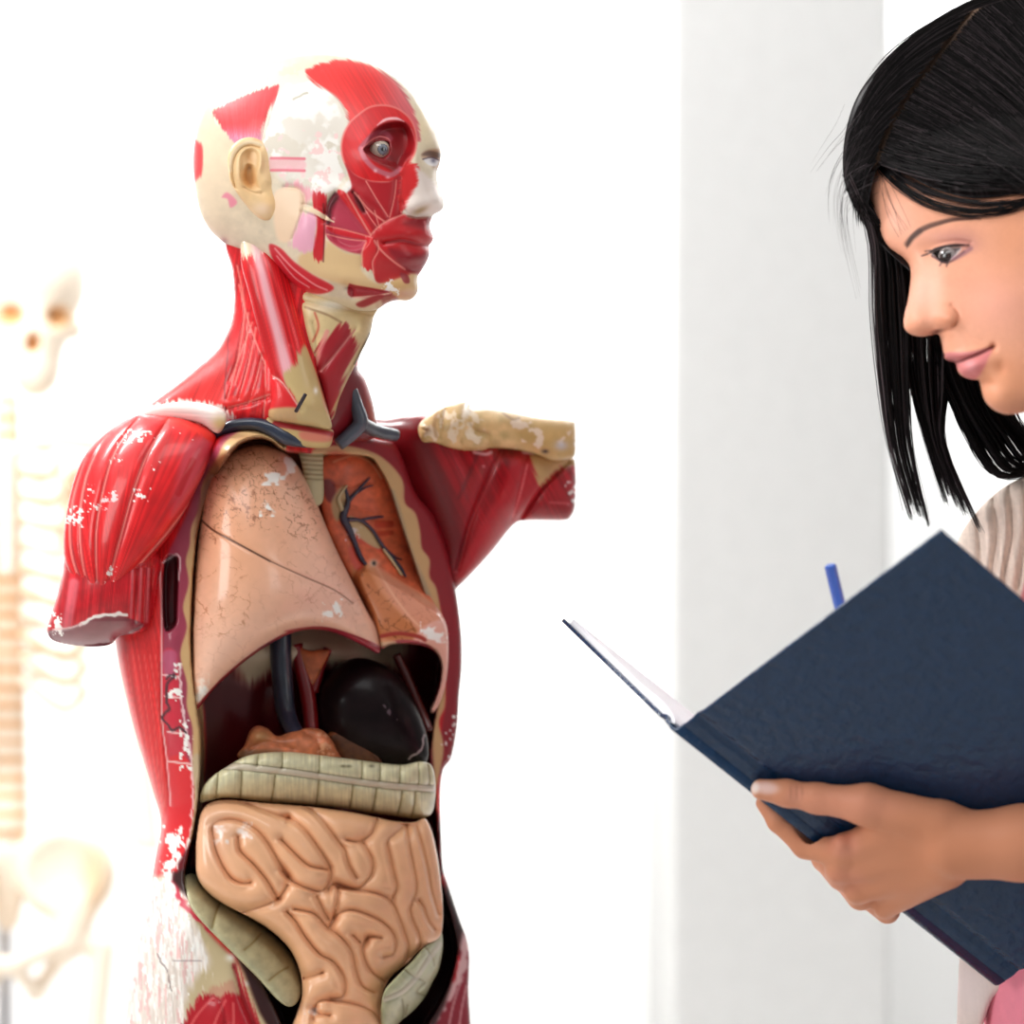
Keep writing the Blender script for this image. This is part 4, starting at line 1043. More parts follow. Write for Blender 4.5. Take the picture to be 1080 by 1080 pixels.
    PL = rgb(232, 140, 128)
    for q, w_ in [([(391, 248), (398, 240), (410, 232), (426, 226)], 1.6), ([(395, 254), (402, 264), (414, 275), (427, 284)], 2), ([(366, 205), (378, 226), (391, 248)], 1.8), ([(344, 238), (366, 243), (391, 250)], 1.4), ([(345, 247), (366, 252), (386, 254)], 1.3),
                  ([(374, 203), (390, 222), (406, 234)], 1.8), ([(386, 191), (396, 208), (409, 228)], 1.3), ([(418, 190), (416, 208), (411, 229)], 1.3), ([(424, 186), (424, 205), (423, 224)], 1.2), ([(386, 256), (381, 268), (382, 280)], 1.8), ([(398, 254), (399, 264), (393, 276), (394, 288)], 1.4),
                  ([(378, 206), (388, 226), (398, 240)], 1.0), ([(395, 222), (400, 240)], 1)]:
        r.line(q, w_, PL, .7, .8); r.crease(q, 2.2, 1.6, fade=0)
    r.line([(408, 257), (424, 254), (440, 257), (455, 262)], 3, rgb(196, 110, 112), 1.2, .65); r.line([(448, 234), (450, 246), (455, 250)], 2, rgb(220, 130, 130), 1, .7)
    r.fill([(425, 176), (438, 173), (443, 182), (441, 196), (434, 208), (430, 218), (422, 222), (421, 200)], rgb(214, 40, 42), 1.5, 1, (5.5, 165, 1.8))
    r.fill([(438, 176), (452, 186), (466, 205), (468, 218), (460, 226), (440, 229), (426, 224), (432, 208), (441, 192)], rgb(240, 226, 216), 3, 1, (2.8, 165, 2))
    r.glow(443, 222, 8, 3, rgb(170, 140, 96), .9, -25); r.line([(430, 228), (442, 230), (455, 229)], 2, rgb(150, 110, 90), 1, .7)
    # far eye
    r.fill([(444, 164), (452, 158), (464, 158), (466, 168), (461, 180), (453, 172)], rgb(176, 130, 96), 2, .8); r.fill([(445, 163), (453, 159), (465, 162), (463, 167), (452, 165)], rgb(90, 56, 42), 1.5, .8)  # dark brown strip: shade of the brow put into the colour
    r.fill([(447, 168), (455, 166), (463, 169), (460, 175), (452, 174)], rgb(226, 222, 224), 1, .9); r.glow(457, 169.5, 2.6, 2.6, rgb(96, 90, 110), .9); r.line([(446, 168), (455, 166), (463, 169)], 1.2, rgb(80, 50, 60), .7, .9)
    # jaw side
    r.fill([(318, 268), (342, 262), (345, 254), (364, 266), (381, 270), (382, 286), (398, 299), (414, 296), (437, 288), (443, 296), (442, 308), (436, 319), (410, 322), (385, 309), (360, 300), (335, 292), (316, 280)], rgb(224, 190, 140), 3)
    r.glow(420, 302, 12, 8, rgb(206, 162, 100), .7); r.glow(428, 310, 10, 5, rgb(216, 168, 150), .7); r.chips([(408, 298), (418, 298), (416, 308), (406, 308)], WHT, .42, 6)
    r.fill([(422, 288), (430, 290), (432, 298), (426, 298)], rgb(150, 40, 50), 1, .8)
    r.fill([(368, 300), (376, 301), (412, 308), (404, 313), (370, 313)], rgb(160, 26, 40), 1.2); r.fill([(396, 314), (412, 310), (420, 318), (400, 327)], rgb(140, 50, 54), 2, .7); r.line([(372, 314), (396, 312), (412, 309)], 1.4, rgb(240, 206, 180), .8, .8)
    r.fill([(340, 312), (372, 316), (400, 314), (396, 330), (340, 322)], rgb(226, 206, 170), 2, .8); r.fill([(376, 320), (398, 311), (404, 314), (384, 324)], rgb(160, 30, 40), 1.5, .9)
    r.fill([(284, 258), (296, 262), (310, 276), (330, 290), (352, 303), (338, 310), (318, 306), (300, 292), (288, 274)], rgb(206, 36, 50), 1.6); r.line([(290, 262), (308, 282), (330, 299), (345, 306)], 1.6, rgb(240, 160, 160), .8, .8); r.line([(292, 270), (310, 292), (326, 303)], 1.2, rgb(240, 170, 170), .8, .7)
    # side muscles in front of the ear
    r.fill([(300, 198), (305, 192), (318, 195), (332, 202), (343, 206), (341, 214), (328, 210), (320, 216), (318, 202), (308, 198)], rgb(232, 150, 164), 3, .8, (8, 90, 2))
    r.fill([(331, 206), (343, 207), (343, 232), (341, 274), (330, 268), (334, 240)], rgb(204, 26, 38), 1.6, 1, (5.5, 90, 1.6)); r.fill([(316, 226), (333, 228), (332, 246), (329, 264), (310, 262), (308, 250)], rgb(236, 168, 192), 2.5, .95, (7, 90, 1.8))
    r.line([(341, 215), (342, 240), (341, 276)], 1.1, rgb(90, 24, 26), .8, .7)
    r.fill([(288, 208), (300, 198), (314, 198), (321, 208), (320, 220), (314, 234), (306, 254), (292, 250)], rgb(240, 208, 176), 2.5, .95); r.crease([(300, 197), (316, 200), (321, 212), (316, 232), (308, 252)], 2.2, 3, fade=0)
    r.line([(318, 219), (330, 222), (342, 229), (352, 234)], 4.6, rgb(240, 214, 180), 1, 1, taper=True); r.crease([(318, 223), (334, 229), (348, 236)], 1.6, 2, fade=0); r.crease([(320, 215), (334, 219), (350, 229)], 1.5, 2, fade=0)
    for y in (167, 179.5): r.line([(286, y), (300, y), (321, y + .5)], 2.6, rgb(214, 84, 104), 1, .85)
    r.line([(286, 173), (318, 174)], 9, rgb(232, 150, 164), 2, .55)
    return r
HEAD = model_head(); HO = HEAD.build('head', M_SATIN, TM, 62)

def model_ear():
    r = Relief([(241, 180), (240, 168), (243, 157), (250, 149), (260, 145), (270, 145.5), (279, 150), (286, 158), (290, 170), (290, 182), (292, 192), (295, 200), (300, 210), (300, 220), (295, 228), (286, 232.5), (277, 232), (268, 226), (259, 216), (250, 204), (243, 192)], .7)
    p = HEAD.depth_at([268], [188])[0]
    r.base([(242, 180, p + 2), (290, 170, p + 5), (290, 230, p + 6), (262, 146, p + 4)]); r.inflate(16, .5)
    r.offset([(252, 178), (252, 166), (257, 158), (266, 155), (274, 160), (276, 172), (272, 184), (274, 194), (276, 200), (266, 202), (257, 196), (252, 188)], -5, 5)
    r.offset([(256, 190), (256, 180), (260, 172), (268, 174), (270, 186), (270, 196), (262, 198)], -7, 5); r.bump(262, 166, 5, 8, -3, 10)
    r.crease([(248, 198), (245.5, 182), (247.5, 167), (254, 157), (264, 153.5), (274, 156)], 2.2, 6); r.bump(274, 172, 4, 12, 4); r.bump(280, 190, 6, 7, 3); r.bump(284, 216, 10, 10, 3); r.crease([(276, 204), (268, 203), (258, 198)], 2, 3)
    r.paint(rgb(236, 200, 150)); r.mottle(.05, 8)
    r.glow(262, 188, 8, 12, rgb(204, 140, 76), .85); r.glow(263, 166, 5, 9, rgb(206, 146, 84), .7); r.glow(284, 214, 10, 10, rgb(236, 190, 130), .6); r.line([(243, 180), (245, 165), (254, 154), (264, 150), (276, 153)], 3, rgb(246, 224, 190), 2, .8)
    r.glow(276, 220, 10, 7, rgb(244, 214, 186), .8)
    return r.build('ear', M_SATIN, HO, 8)
model_ear()
def eyeball(name, x, y, z, rad, iris, look, par, mat, sclera=rgb(206, 190, 172), q=1.):
    n = 40; V = []; F = []; col = []
    c = W(x, y, z * S); R = rad * S; L = np.array(look, float); L /= np.linalg.norm(L)
    for i in range(n + 1):
        t = pi * i / n
        for j in range(n * 2):
            a = pi * j / n
            v = np.array([sin(t) * cos(a), sin(t) * sin(a), cos(t)]); V.append(c + R * v)
            k = np.degrees(np.arccos(np.clip(v @ L, -1, 1)))
            k /= q; col.append(rgb(16, 14, 18) if k < 12 else (iris if k < 27 else (iris * .5 if k < 31 else sclera)))
    m = 2 * n
    for i in range(n):
        for j in range(m): F.append((i * m + j, i * m + (j + 1) % m, (i + 1) * m + (j + 1) % m, (i + 1) * m + j))
    return link(name, V, F, mat, par, np.array(col))
M_EYE = vcol('glossy eye', .08, 1, .6)
ze = HEAD.depth_at([399], [159])[0]
eyeball('eyeball', 400, 158.5, ze + 6.5, 11.5, rgb(122, 126, 138), (.42, -.9, -.02), HO, M_EYE)
# ================================================================ the person reading at the right
PR = empty('person', W(1250, 1300, -.1), 'dark haired person with bowed head holding an open navy book, cream cardigan', 'person')
PB = -267.                                  # depth of the plane through the nose
SK = rgb(222, 156, 126)
def face():
    r = Relief([(912, 170), (911, 185), (914, 200), (919, 218), (925, 236), (931, 251), (938, 261), (946, 267), (954, 273), (959.5, 281), (960.5, 291), (959.5, 303), (957.5, 317), (954.5, 329), (953, 338), (954, 346), (958, 351), (964, 354), (973, 355), (982, 353.5), (989, 352.5),
                (992, 357), (993.5, 364), (994.5, 370), (996, 374), (996.5, 378), (1001, 381), (1007, 382.5), (1009, 386), (1010, 391), (1014, 396), (1020, 399), (1027, 400.5), (1032, 401), (1034, 406), (1035.5, 413), (1038, 421), (1043, 428), (1051, 434), (1061, 437), (1072, 436.5), (1083, 434),
                (1100, 428), (1122, 418), (1144, 402), (1160, 396), (1200, 420), (1240, 410), (1262, 360), (1266, 280), (1258, 190), (1230, 110), (1180, 50), (1110, 18), (1050, 14), (1000, 30), (960, 66), (930, 112)], 1, 5)
    r.base([(1000, 300, PB), (1200, 300, PB)]); r.inflate(96, .95)
    fd = 2
    # eye socket, lids, eyeball swell
    r.bump(992, 262, 30, 13, -7, 8, fade=8); r.bump(1000, 250, 26, 8, 3, -4)
    r.bump(1000, 266, 15, 9, 6, -8); r.crease([(979, 266), (988, 259), (1000, 255), (1013, 254), (1024, 256)], 2, 2.4)
    eye = [(982, 268), (988, 264.5), (998, 262), (1008, 261), (1014, 261.5), (1011, 267), (1006, 272), (999, 276.5), (993, 275), (987, 271)]
    r.offset(eye, -5, 2); r.crease([(980, 265), (988, 260.5), (998, 258), (1010, 257), (1020, 258)], 1.8, -3, kind='g')
    # nose wing, nostril, lips, chin, cheek
    r.bump(1000, 336, 12, 12, 9); r.bump(968, 338, 13, 13, 4, fade=6); r.crease([(1004, 322), (1010, 329), (1010.5, 338), (1006, 345), (998, 348)], 2.8, 4.5); r.bump(988, 350.5, 7, 2.2, -6, -12, fade=1)
    r.bump(980, 300, 12, 30, -4, fade=10); r.crease([(965, 285), (962, 305), (960, 320)], 8, -3)
    r.bump(1018, 374, 22, 5, 5, -10, fade=4); r.bump(1024, 387, 17, 8, 8, -22, fade=4); r.crease([(998, 380), (1010, 381), (1020, 378), (1034, 372.5), (1047, 366)], 1.8, 6, fade=1)
    r.bump(1048, 367, 4, 5, -4); r.bump(1036, 402, 12, 5, -4, 20, fade=5); r.bump(1056, 418, 18, 16, 5); r.bump(1055, 388, 6, 7, -3); r.bump(1058, 315, 34, 26, 5)
    r.crease([(1011, 345), (1024, 354), (1036, 360)], 8, 2)
    # ---- colour
    r.paint(SK); r.mottle(.03, 20); r.mottle(.02, 3, 9)
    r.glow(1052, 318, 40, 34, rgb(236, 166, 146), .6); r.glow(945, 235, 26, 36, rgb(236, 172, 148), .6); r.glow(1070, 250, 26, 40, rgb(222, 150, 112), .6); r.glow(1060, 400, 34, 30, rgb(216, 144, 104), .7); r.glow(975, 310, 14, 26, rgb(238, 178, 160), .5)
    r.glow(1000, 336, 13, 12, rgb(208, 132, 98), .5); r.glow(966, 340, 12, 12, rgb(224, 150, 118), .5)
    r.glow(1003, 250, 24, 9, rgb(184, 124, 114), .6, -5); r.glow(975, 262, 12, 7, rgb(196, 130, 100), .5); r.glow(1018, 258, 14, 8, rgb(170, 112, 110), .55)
    # brow hairs
    r.line([(956, 259), (961, 251), (969, 244), (979, 239), (990, 235.5), (1003, 232), (1018, 230.5), (1034, 231)], 2.8, rgb(96, 64, 54), 2.0, .6, taper=True)
    r.line([(957, 257), (962, 250.5), (970, 244)], 5, rgb(76, 52, 46), 2.4, .6)
    bp = spl([(956, 259), (961, 251), (969, 244), (979, 239), (990, 235.5), (1003, 232), (1018, 230.5), (1034, 231)], False, 9)
    for k in range(len(bp) - 6):
        w_ = 2.2 * (1 - k / len(bp)) + .5
        for e in (-1, .2, 1): r.line([bp[k] + (0, e * w_ + 1), bp[k + 4] + (1, e * w_ - 1.6)], .7, rgb(60, 40, 36), .6, .2, smooth=False)
    # eye
    r.fill(eye, rgb(172, 158, 158), .9)
    r.fill([(985, 266), (991, 263.5), (999, 262), (1003, 266), (1003, 272), (999, 277), (992, 276), (987, 271)], rgb(22, 11, 9), 1); r.glow(994, 268, 2.6, 3.2, rgb(16, 12, 12), .95); r.glow(1000, 265, 1.4, 1.8, rgb(226, 222, 226), .9)  # last pale spot is a reflection put into the eye colour
    r.line([(974, 269), (980, 267), (987, 262.8), (998, 260), (1010, 258.6), (1022, 258.8)], 2.8, rgb(30, 22, 26), .9, .95, taper=True)
    r.line([(983, 270), (988, 273), (994, 276.5), (1000, 277), (1008, 272.5), (1017, 265)], 1.6, rgb(70, 46, 50), 1, .8); r.line([(1006, 273), (1014, 269), (1024, 262)], 3, rgb(140, 96, 108), 2.5, .7)
    for q in ([(978, 268), (972, 270)], [(983, 264), (976, 265)], [(1000, 277), (998, 281)], [(994, 276), (991, 280)]): r.line(q, 1.2, rgb(36, 26, 30), .7, .8)
    # lips
    UL = rgb(196, 116, 114)
    r.fill([(995.5, 374), (1001, 371.5), (1012, 371.5), (1024, 370.5), (1036, 368), (1048, 365), (1040, 371), (1030, 375), (1018, 379.5), (1010, 382), (1000, 381)], UL, 1.2)
    r.fill([(1007, 382), (1014, 381), (1022, 378), (1033, 373.5), (1047, 366.5), (1043, 377), (1038, 388), (1032, 397), (1026, 400.5), (1018, 398), (1011, 391)], rgb(212, 124, 122), 1.4)
    r.line([(998, 380.5), (1010, 382), (1020, 378.5), (1034, 373), (1048, 365.5)], 1.8, rgb(110, 52, 54), .9, .8); r.glow(1024, 387, 6, 6, rgb(236, 170, 172), .6, -30)
    r.glow(988, 350, 6, 1.8, rgb(96, 46, 34), .85, -14); r.line([(1006, 326), (1010.5, 333), (1008, 343)], 1.6, rgb(190, 116, 86), 1.8, .4)
    r.glow(1058, 387, 8, 7, rgb(196, 124, 88), .5)
    return r
FACE = face()

# where the open book and the pen are: the hands close on them without passing through
def unit(v): return v / np.linalg.norm(v)
Lc = W(721, 766, -.262); Ap = W(992, 560, -.26 - .146); Bt = W(1060, 1035, -.26 + .098)
A_ = Ap - Lc; B_ = Bt - Lc
tip = W(592, 655, -.26 + .215)
L2 = W(705, 765, -.254); sp = L2 - Lc; C_ = tip - L2
NA = unit(np.cross(A_, B_)); NA = NA if NA[1] < 0 else -NA          # outward side of the near cover
NC = unit(np.cross(C_, B_)); NC = NC if NC[2] < 0 else -NC          # outward side of the far cover
pe0 = W(875.5, 596, -400 * S); pe1 = W(916, 766, -345 * S)
def slab_sd(w, o, u, n, lo, hi):
    q = w - o
    M = np.linalg.inv(np.stack([u, B_, n], 1))
    c = q @ M.T
    ds = np.maximum(-c[..., 0], c[..., 0] - 1) * np.linalg.norm(u); dt = np.maximum(-c[..., 1], c[..., 1] - 1) * np.linalg.norm(B_)
    return np.maximum(np.maximum(ds, dt), np.maximum(lo - c[..., 2], c[..., 2] - hi))
def off_book(P, f, gap=.9):
    w = W(P[..., 0], P[..., 1], P[..., 2] * S)
    d = np.minimum(slab_sd(w, Lc, A_, NA, -.0075, .0003), slab_sd(w, L2, C_, NC, -.0095, .0003))
    m = Lc + sp / 2; t = np.clip(((w - m) @ B_) / (B_ @ B_), 0, 1)
    d = np.minimum(d, np.linalg.norm(w - m - t[..., None] * B_, axis=-1) - .0072)
    return np.maximum(f, gap - d / S)

# hand and forearm: implicit body in grid space (x, y, depth)
BL = -.26 / S                                # depth of the book's near left corner
def hand_f(P):
    def cone(a, b, ra, rb): return rcone(P, (a[0], a[1], a[2] + BL), (b[0], b[1], b[2] + BL), ra, rb)
    f = cone((1200, 893, -46), (1080, 889, -18), 46, 38.5)
    f = smin(f, cone((1080, 889, -18), (1010, 892, -2), 38.5, 36), 14)
    for a, b, ra, rb in [((1000, 872, 0), (892, 894, 40), 26, 16.5), ((1000, 890, 8), (886, 917, 62), 28, 16.5), ((998, 905, 16), (905, 938, 82), 26, 15.5), ((995, 915, 22), (934, 955, 98), 24, 14)]:
        f = smin(f, cone(a, b, ra, rb), 12)
    th = smin(cone((985, 868, -6), (915, 849, -4), 25, 21), cone((915, 849, -4), (862, 842, 10), 20, 15.5), 12)
    th = smin(th, cone((862, 842, 10), (830, 836.5, 16), 15.5, 14), 8); th = smin(th, cone((830, 836.5, 14), (803, 832.5, 17), 14, 11), 7)
    f = smin(f, th, 12)
    f = smin(f, cone((945, 868, 10), (915, 884, 28), 18, 14), 10)
    for k, q in enumerate([[(889, 900, 46, 17), (850, 891, 72, 14.5), (821, 866, 72, 11.5), (806, 847, 76, 9)], [(888, 923, 74, 16.5), (870, 906, 112, 13), (852, 882, 126, 11), (850, 874, 142, 9)],
                           [(908, 945, 98, 15.5), (892, 928, 138, 13), (874, 902, 152, 11), (872, 890, 166, 9)], [(936, 961, 114, 13.5), (916, 948, 148, 11), (900, 924, 158, 9.5), (896, 914, 168, 8)]]):
        g = None
        for i in range(3):
            c = cone(q[i][:3], q[i + 1][:3], q[i][3], q[i + 1][3])
            g = c if g is None else smin(g, c, 5)
        f = smin(f, g, 7)
    for x, y, z in [(888, 890, 26), (884, 920, 50), (904, 941, 74)]: f = smin(f, np.linalg.norm(P - np.array([x, y, z + BL]), axis=-1) - 8, 10)
    return off_book(P, f)
hV, hF = nets(hand_f, (780, 800, BL - 70), (1190, 990, BL + 190), 1.7)
hc = np.tile(rgb(216, 146, 112), (len(hV), 1))
def tint(c, x, y, rx, ry, k, ang=0, front=True):
    cc, sn = cos(radians(ang)), sin(radians(ang))
    u = ((hV[:, 0] - x) * cc + (hV[:, 1] - y) * sn) / rx; v = (-(hV[:, 0] - x) * sn + (hV[:, 1] - y) * cc) / ry
    w_ = np.exp(-(u * u + v * v) ** 2) * k
    hc[:] = hc * (1 - w_[:, None]) + np.array(c) * w_[:, None]
tint(rgb(224, 152, 128), 880, 850, 70, 20, .5); tint(rgb(226, 150, 130), 890, 892, 18, 14, .5); tint(rgb(226, 150, 128), 890, 930, 22, 16, .4); tint(rgb(206, 136, 100), 990, 900, 50, 40, .4)
tint(rgb(240, 200, 190), 808, 831, 13.5, 7.2, .95, 5); tint(rgb(250, 232, 224), 796, 831, 5, 7, .9, 5); tint(rgb(226, 160, 140), 838, 838, 9, 10, .4)
for xx in (834, 840, 846): tint(rgb(176, 108, 82), xx, 836, 1.3, 8, .4)
face_m = FACE.mesh(92)
# the far hand, curled round the pen behind the cover, with its forearm
def hand2_f(P):
    o = np.array([914, 742, -350.])
    def cone(a, b, ra, rb): return rcone(P, o + np.array(a), o + np.array(b), ra, rb)
    f = cone((44, 6, 26), (74, 8, 44), 26, 22); f = smin(f, cone((74, 8, 44), (230, 10, 110), 24, 34), 14)
    f = smin(f, ellip(P, o + np.array([30, 2, 18]), (30, 27, 20)), 12)
    for i in range(4):
        y = -16 + 12 * i; g = None
        q = [(20, y, 14), (-2, y + 2, 22), (-12, y + 5, 8), (-2, y + 8, -8)]
        for a in range(3):
            c = cone(q[a], q[a + 1], 9 - a, 8 - a); g = c if g is None else smin(g, c, 4)
        f = smin(f, g, 4)
    f = smin(f, smin(cone((34, -16, 2), (12, -24, -10), 12, 10), cone((12, -24, -10), (-6, -14, -12), 9.5, 7.5), 5), 6)
    w = W(P[..., 0], P[..., 1], P[..., 2] * S); t = np.clip(((w - pe0) @ (pe1 - pe0)) / ((pe1 - pe0) @ (pe1 - pe0)), 0, 1)
    return np.maximum(f, (.0050 - np.linalg.norm(w - pe0 - t[..., None] * (pe1 - pe0), axis=-1)) / S)
aV, aF = nets(hand2_f, (880, 680, -400), (1160, 810, -190), 3.)
# torso, hips and legs under the clothes
def trunk_f(P):
    f = rcone(P, (1190, 640, -120), (1200, 980, -100), 105, 95); f = smin(f, rcone(P, (1200, 980, -100), (1215, 1290, -95), 95, 120), 40)
    f = smin(f, rcone(P, (1172, 390, PB), (1178, 590, -170), 58, 72), 40)
    f = smin(f, rcone(P, (1230, 620, -250), (1340, 900, -425), 55, 46), 30); f = smin(f, rcone(P, (1340, 900, -425), (1180, 892, BL - 42), 48, 44), 20)
    return off_book(P, smin(f, rcone(P, (1230, 620, 20), (1200, 760, -40), 52, 44), 30), 6)
tV, tF = nets(trunk_f, (980, 320, -490), (1440, 1430, 120), 9)
toW = lambda V: W(V[:, 0], V[:, 1], V[:, 2] * S)
legs = []
for dz in (-.16, .02):
    V, F = tube_mesh([W(1215, 1300, dz), (W(1215, 1300, dz)[0], dz, .45), (W(1200, 1300, dz)[0], dz, .1)], [.09, .06, .045], 16, False); legs.append((V, F, SK))
bV, bF, bC = join([face_m, (toW(hV), hF, hc), (toW(aV), aF, SK), (toW(tV), tF, SK)] + legs)
BODY = link('body', bV, bF, M_SKIN, PR, bC)
_ez = min(FACE.depth_at([994], [260])[0], FACE.depth_at([992], [278])[0])
eyeball('eye', 1001, 271.2, _ez + 11.2, 10.2, rgb(50, 28, 20), (-.50, -.80, .10), PR, M_EYE, rgb(146, 132, 130), 1.16)

# ---------------------------------------------------------------- hair
HS = Relief([(889, 178), (890, 152), (895, 126), (903, 104), (914, 86), (930, 67), (950, 48), (972, 31), (994, 17), (1015, 7), (1040, -2), (1070, -8), (1120, -8), (1190, 14), (1245, 66), (1282, 150), (1290, 280), (1280, 420), (1200, 460), (1100, 430), (1020, 340), (930, 260), (905, 225), (893, 200)], 1.5)
HS.base([(1000, 300, PB), (1200, 300, PB)]); HS.inflate(112, .9)
def hair_cap():
    r = Relief([(889, 178), (890, 152), (895, 126), (903, 104), (914, 86), (930, 67), (950, 48), (972, 31), (994, 17), (1015, 7), (1040, -2), (1070, -8), (1120, -8), (1190, 14), (1245, 66), (1282, 150), (1290, 280), (1280, 420), (1240, 560), (1170, 560), (1112, 470), (1098, 380), (1098, 300), (1096, 240),
                (1088, 207), (1070, 205), (1050, 208), (1025, 209), (1000, 204), (978, 196), (958, 185), (943, 177), (932, 174), (925, 179), (921, 190), (918, 204), (916, 216), (917, 225), (915, 229), (911, 224), (902, 214), (893, 198)], 1.2, 5)
    z = HS.sample(r.X, r.Y)
    r.G = np.minimum(z, PB + 60); r.H = 0 * r.X
    r.G = r.G + 10 * (1 - ss(0, 9, r.sd))
    r.paint(rgb(24, 19, 20)); r.fibre(0, 2, 60, .25, fan=(960, -40, 200)); r.mottle(.2, 12)
    part = [(924, 172), (930, 152), (942, 126), (958, 99), (978, 72), (1000, 45), (1018, 22), (1040, 0), (1070, -12)]
    r.crease(part, 5, 5); r.line(part, 8, rgb(128, 100, 80), 4, .8, wob=4)
    return r
def far_hair():
    HF = Relief([tuple(p) for p in HS.poly[::3]], 3)
    HF.base([(1000, 300, PB + 2), (1200, 300, PB + 2)]); HF.paint(rgb(24, 19, 20)); HF.fibre(60, 3, 60, .25)
    return HF.mesh(118)
CAP = hair_cap(); _v, _f, _c = join([CAP.mesh(90), far_hair()]); HAIR = link('hair', _v, _f, M_HAIR, PR, _c)
PART = spl([(924, 172), (930, 152), (942, 126), (958, 99), (978, 72), (1000, 45), (1018, 22), (1040, 0), (1070, -12), (1110, -8)], False, 12)
rng = np.random.default_rng(11)
def hcol(n, lo=14, hi=44):
    v = rng.uniform(0, 1, n) ** 2.6; b = lo + (hi - lo) * v
    return np.stack([b * 1.08, b * .94, b * .98], 1) / 255.
def bez(c, n):
    t = np.linspace(0, 1, n)[:, None]; k = len(c) - 1
    return sum(math.comb(k, i) * (1 - t) ** (k - i) * t ** i * np.array(c[i], float) for i in range(k + 1))
def cap_strands(name, n, gen, lift, rad, lo, hi):
    Ps = []
    for i in range(n):
        c = bez(gen(i), 16)
        z = HS.sample(c[:, 0], c[:, 1]) - lift[0] - rng.uniform(0, lift[1]) * np.sin(np.linspace(.2, 2.6, 16))
        z = np.minimum(z, PB + 50)
        Ps.append(W(c[:, 0], c[:, 1], z * S))
    R = rng.uniform(rad[0], rad[1], n)[:, None] * np.interp(np.linspace(0, 1, 16), [0, .1, .7, 1], [.6, 1, 1, .1])[None] * S
    return strands(name, Ps, R, M_HAIR, HAIR, hcol(n, lo, hi))
def g_near(i):
    t = rng.uniform(0.02, 1) ** .9; k = int(t * (len(PART) - 1)); p = PART[k] + rng.normal(0, 1.0, 2) + np.array([3.4, 2.8]) * rng.uniform(.5, 1.6)
    L = 150 + 90 * t; a = radians(16 + 34 * t + rng.normal(0, 3)); b = radians(8 + 80 * t + rng.normal(0, 4)) if t > .25 else radians(-4 + 40 * t + rng.normal(0, 3))
    m = p + np.array([cos(a), sin(a)]) * L * .5
    return [p, p + np.array([cos(a), sin(a)]) * L * .25, m, m + np.array([cos(b), sin(b)]) * L * .55]
cap_strands('combed_lock', 900, g_near, (0, 4), (.5, 1.1), 12, 62)
def g_far(i):
    t = rng.uniform(0.0, 1); k = int(t * (len(PART) - 1)); p = PART[k] + rng.normal(0, 1.2, 2) - np.array([2.2, 1.6])
    e = np.interp(t, [0, .4, .75, 1], [0, 1, 2, 3]); E = np.array([[908, 238], [892, 196], [893, 150], [925, 74]]); j = int(min(e, 2)); q = E[j] + (E[j + 1] - E[j]) * (e - j) + rng.normal(0, 2.0, 2) + np.array([.5, -.5])
    m = (p + q) / 2 + np.array([-.20, -.12]) * np.linalg.norm(q - p)
    return [p, m, q]
cap_strands('parted_lock', 420, g_far, (0, 3), (.5, 1.1), 12, 60)
def g_fringe(i):
    u = rng.uniform(0, 1)
    p = np.array([922 + 6 * u, 172 - 14 * u]) + rng.normal(0, 1.5, 2)
    d = rng.uniform(-14, 10) if rng.uniform() < .4 else rng.choice([-9, 1, 7]) + rng.normal(0, 1)
    return [p, np.array([942, 196 + d]) + rng.normal(0, 2, 2), np.array([985, 222 + d]) + rng.normal(0, 2.5, 2), np.array([1040, 234 + d]) + rng.normal(0, 2.5, 2), np.array([1098, 208]) + rng.normal(0, 3, 2)]
def fringe():
    Ps = []
    for i in range(52):
        c = bez(g_fringe(i), 16); z = FACE.sample(c[:, 0], c[:, 1]) - rng.uniform(1.5, 5)
        Ps.append(W(c[:, 0], c[:, 1], z * S))
    R = rng.uniform(.28, .62, len(Ps))[:, None] * np.interp(np.linspace(0, 1, 16), [0, .1, .8, 1], [.6, 1, 1, .6])[None] * S
    strands('fringe', Ps, R, M_HAIR, HAIR, hcol(len(Ps), 18, 60))
fringe()
def hang(name, n, tops, mids, ends, zr, rad, jit=2.5, lo=12, hi=50, m=22):
    """locks hanging free behind the face: each row is (left point, right point)"""
    Ps = []
    nc = 6; rows = [tops] + mids + [ends]; nr = len(rows)
    for i in range(n):
        u = rng.uniform(0, 1); L = []
        cen = (int(u * nc) + .5) / nc + .03 * math.sin(7.3 * int(u * nc)); ln = .86 + .14 * math.sin(2.7 * int(u * nc) + 1)
        o1 = rng.normal(0, jit * .8, 2); free = rng.uniform() < .12
        for k, (a, b) in enumerate(rows):
            f = k / (nr - 1); pull = 0 if free else .72 * max(0, (f - .25) / .75) ** 1.3
            uu = u + (cen - u) * pull
            L.append(np.array(a) + (np.array(b) - np.array(a)) * uu + o1 * (1 - .5 * f) + rng.normal(0, jit * (.12 + (.5 * f if free else 0)), 2))
        k_ = ln * (1 - rng.uniform(0, .35) ** 2)
        L[-1] = L[-2] + (L[-1] - L[-2]) * k_
        c = spl(L, False, 8); c = c[np.linspace(0, len(c) - 1, m).astype(int)]
        z = PB + np.interp(np.linspace(0, 1, m), [0, .45, 1], [rng.uniform(*zr[:2]), rng.uniform(*zr[-2:]), rng.uniform(*zr[-2:])] if len(zr) == 4 else [rng.uniform(*zr)] * 3)
        Ps.append(W(c[:, 0], c[:, 1], z * S))
    R = rng.uniform(rad[0], rad[1], n)[:, None] * np.interp(np.linspace(0, 1, m), [0, .6, 1], [1, 1, .25])[None] * S
    strands(name, Ps, R, M_HAIR, HAIR, hcol(n, lo, hi))
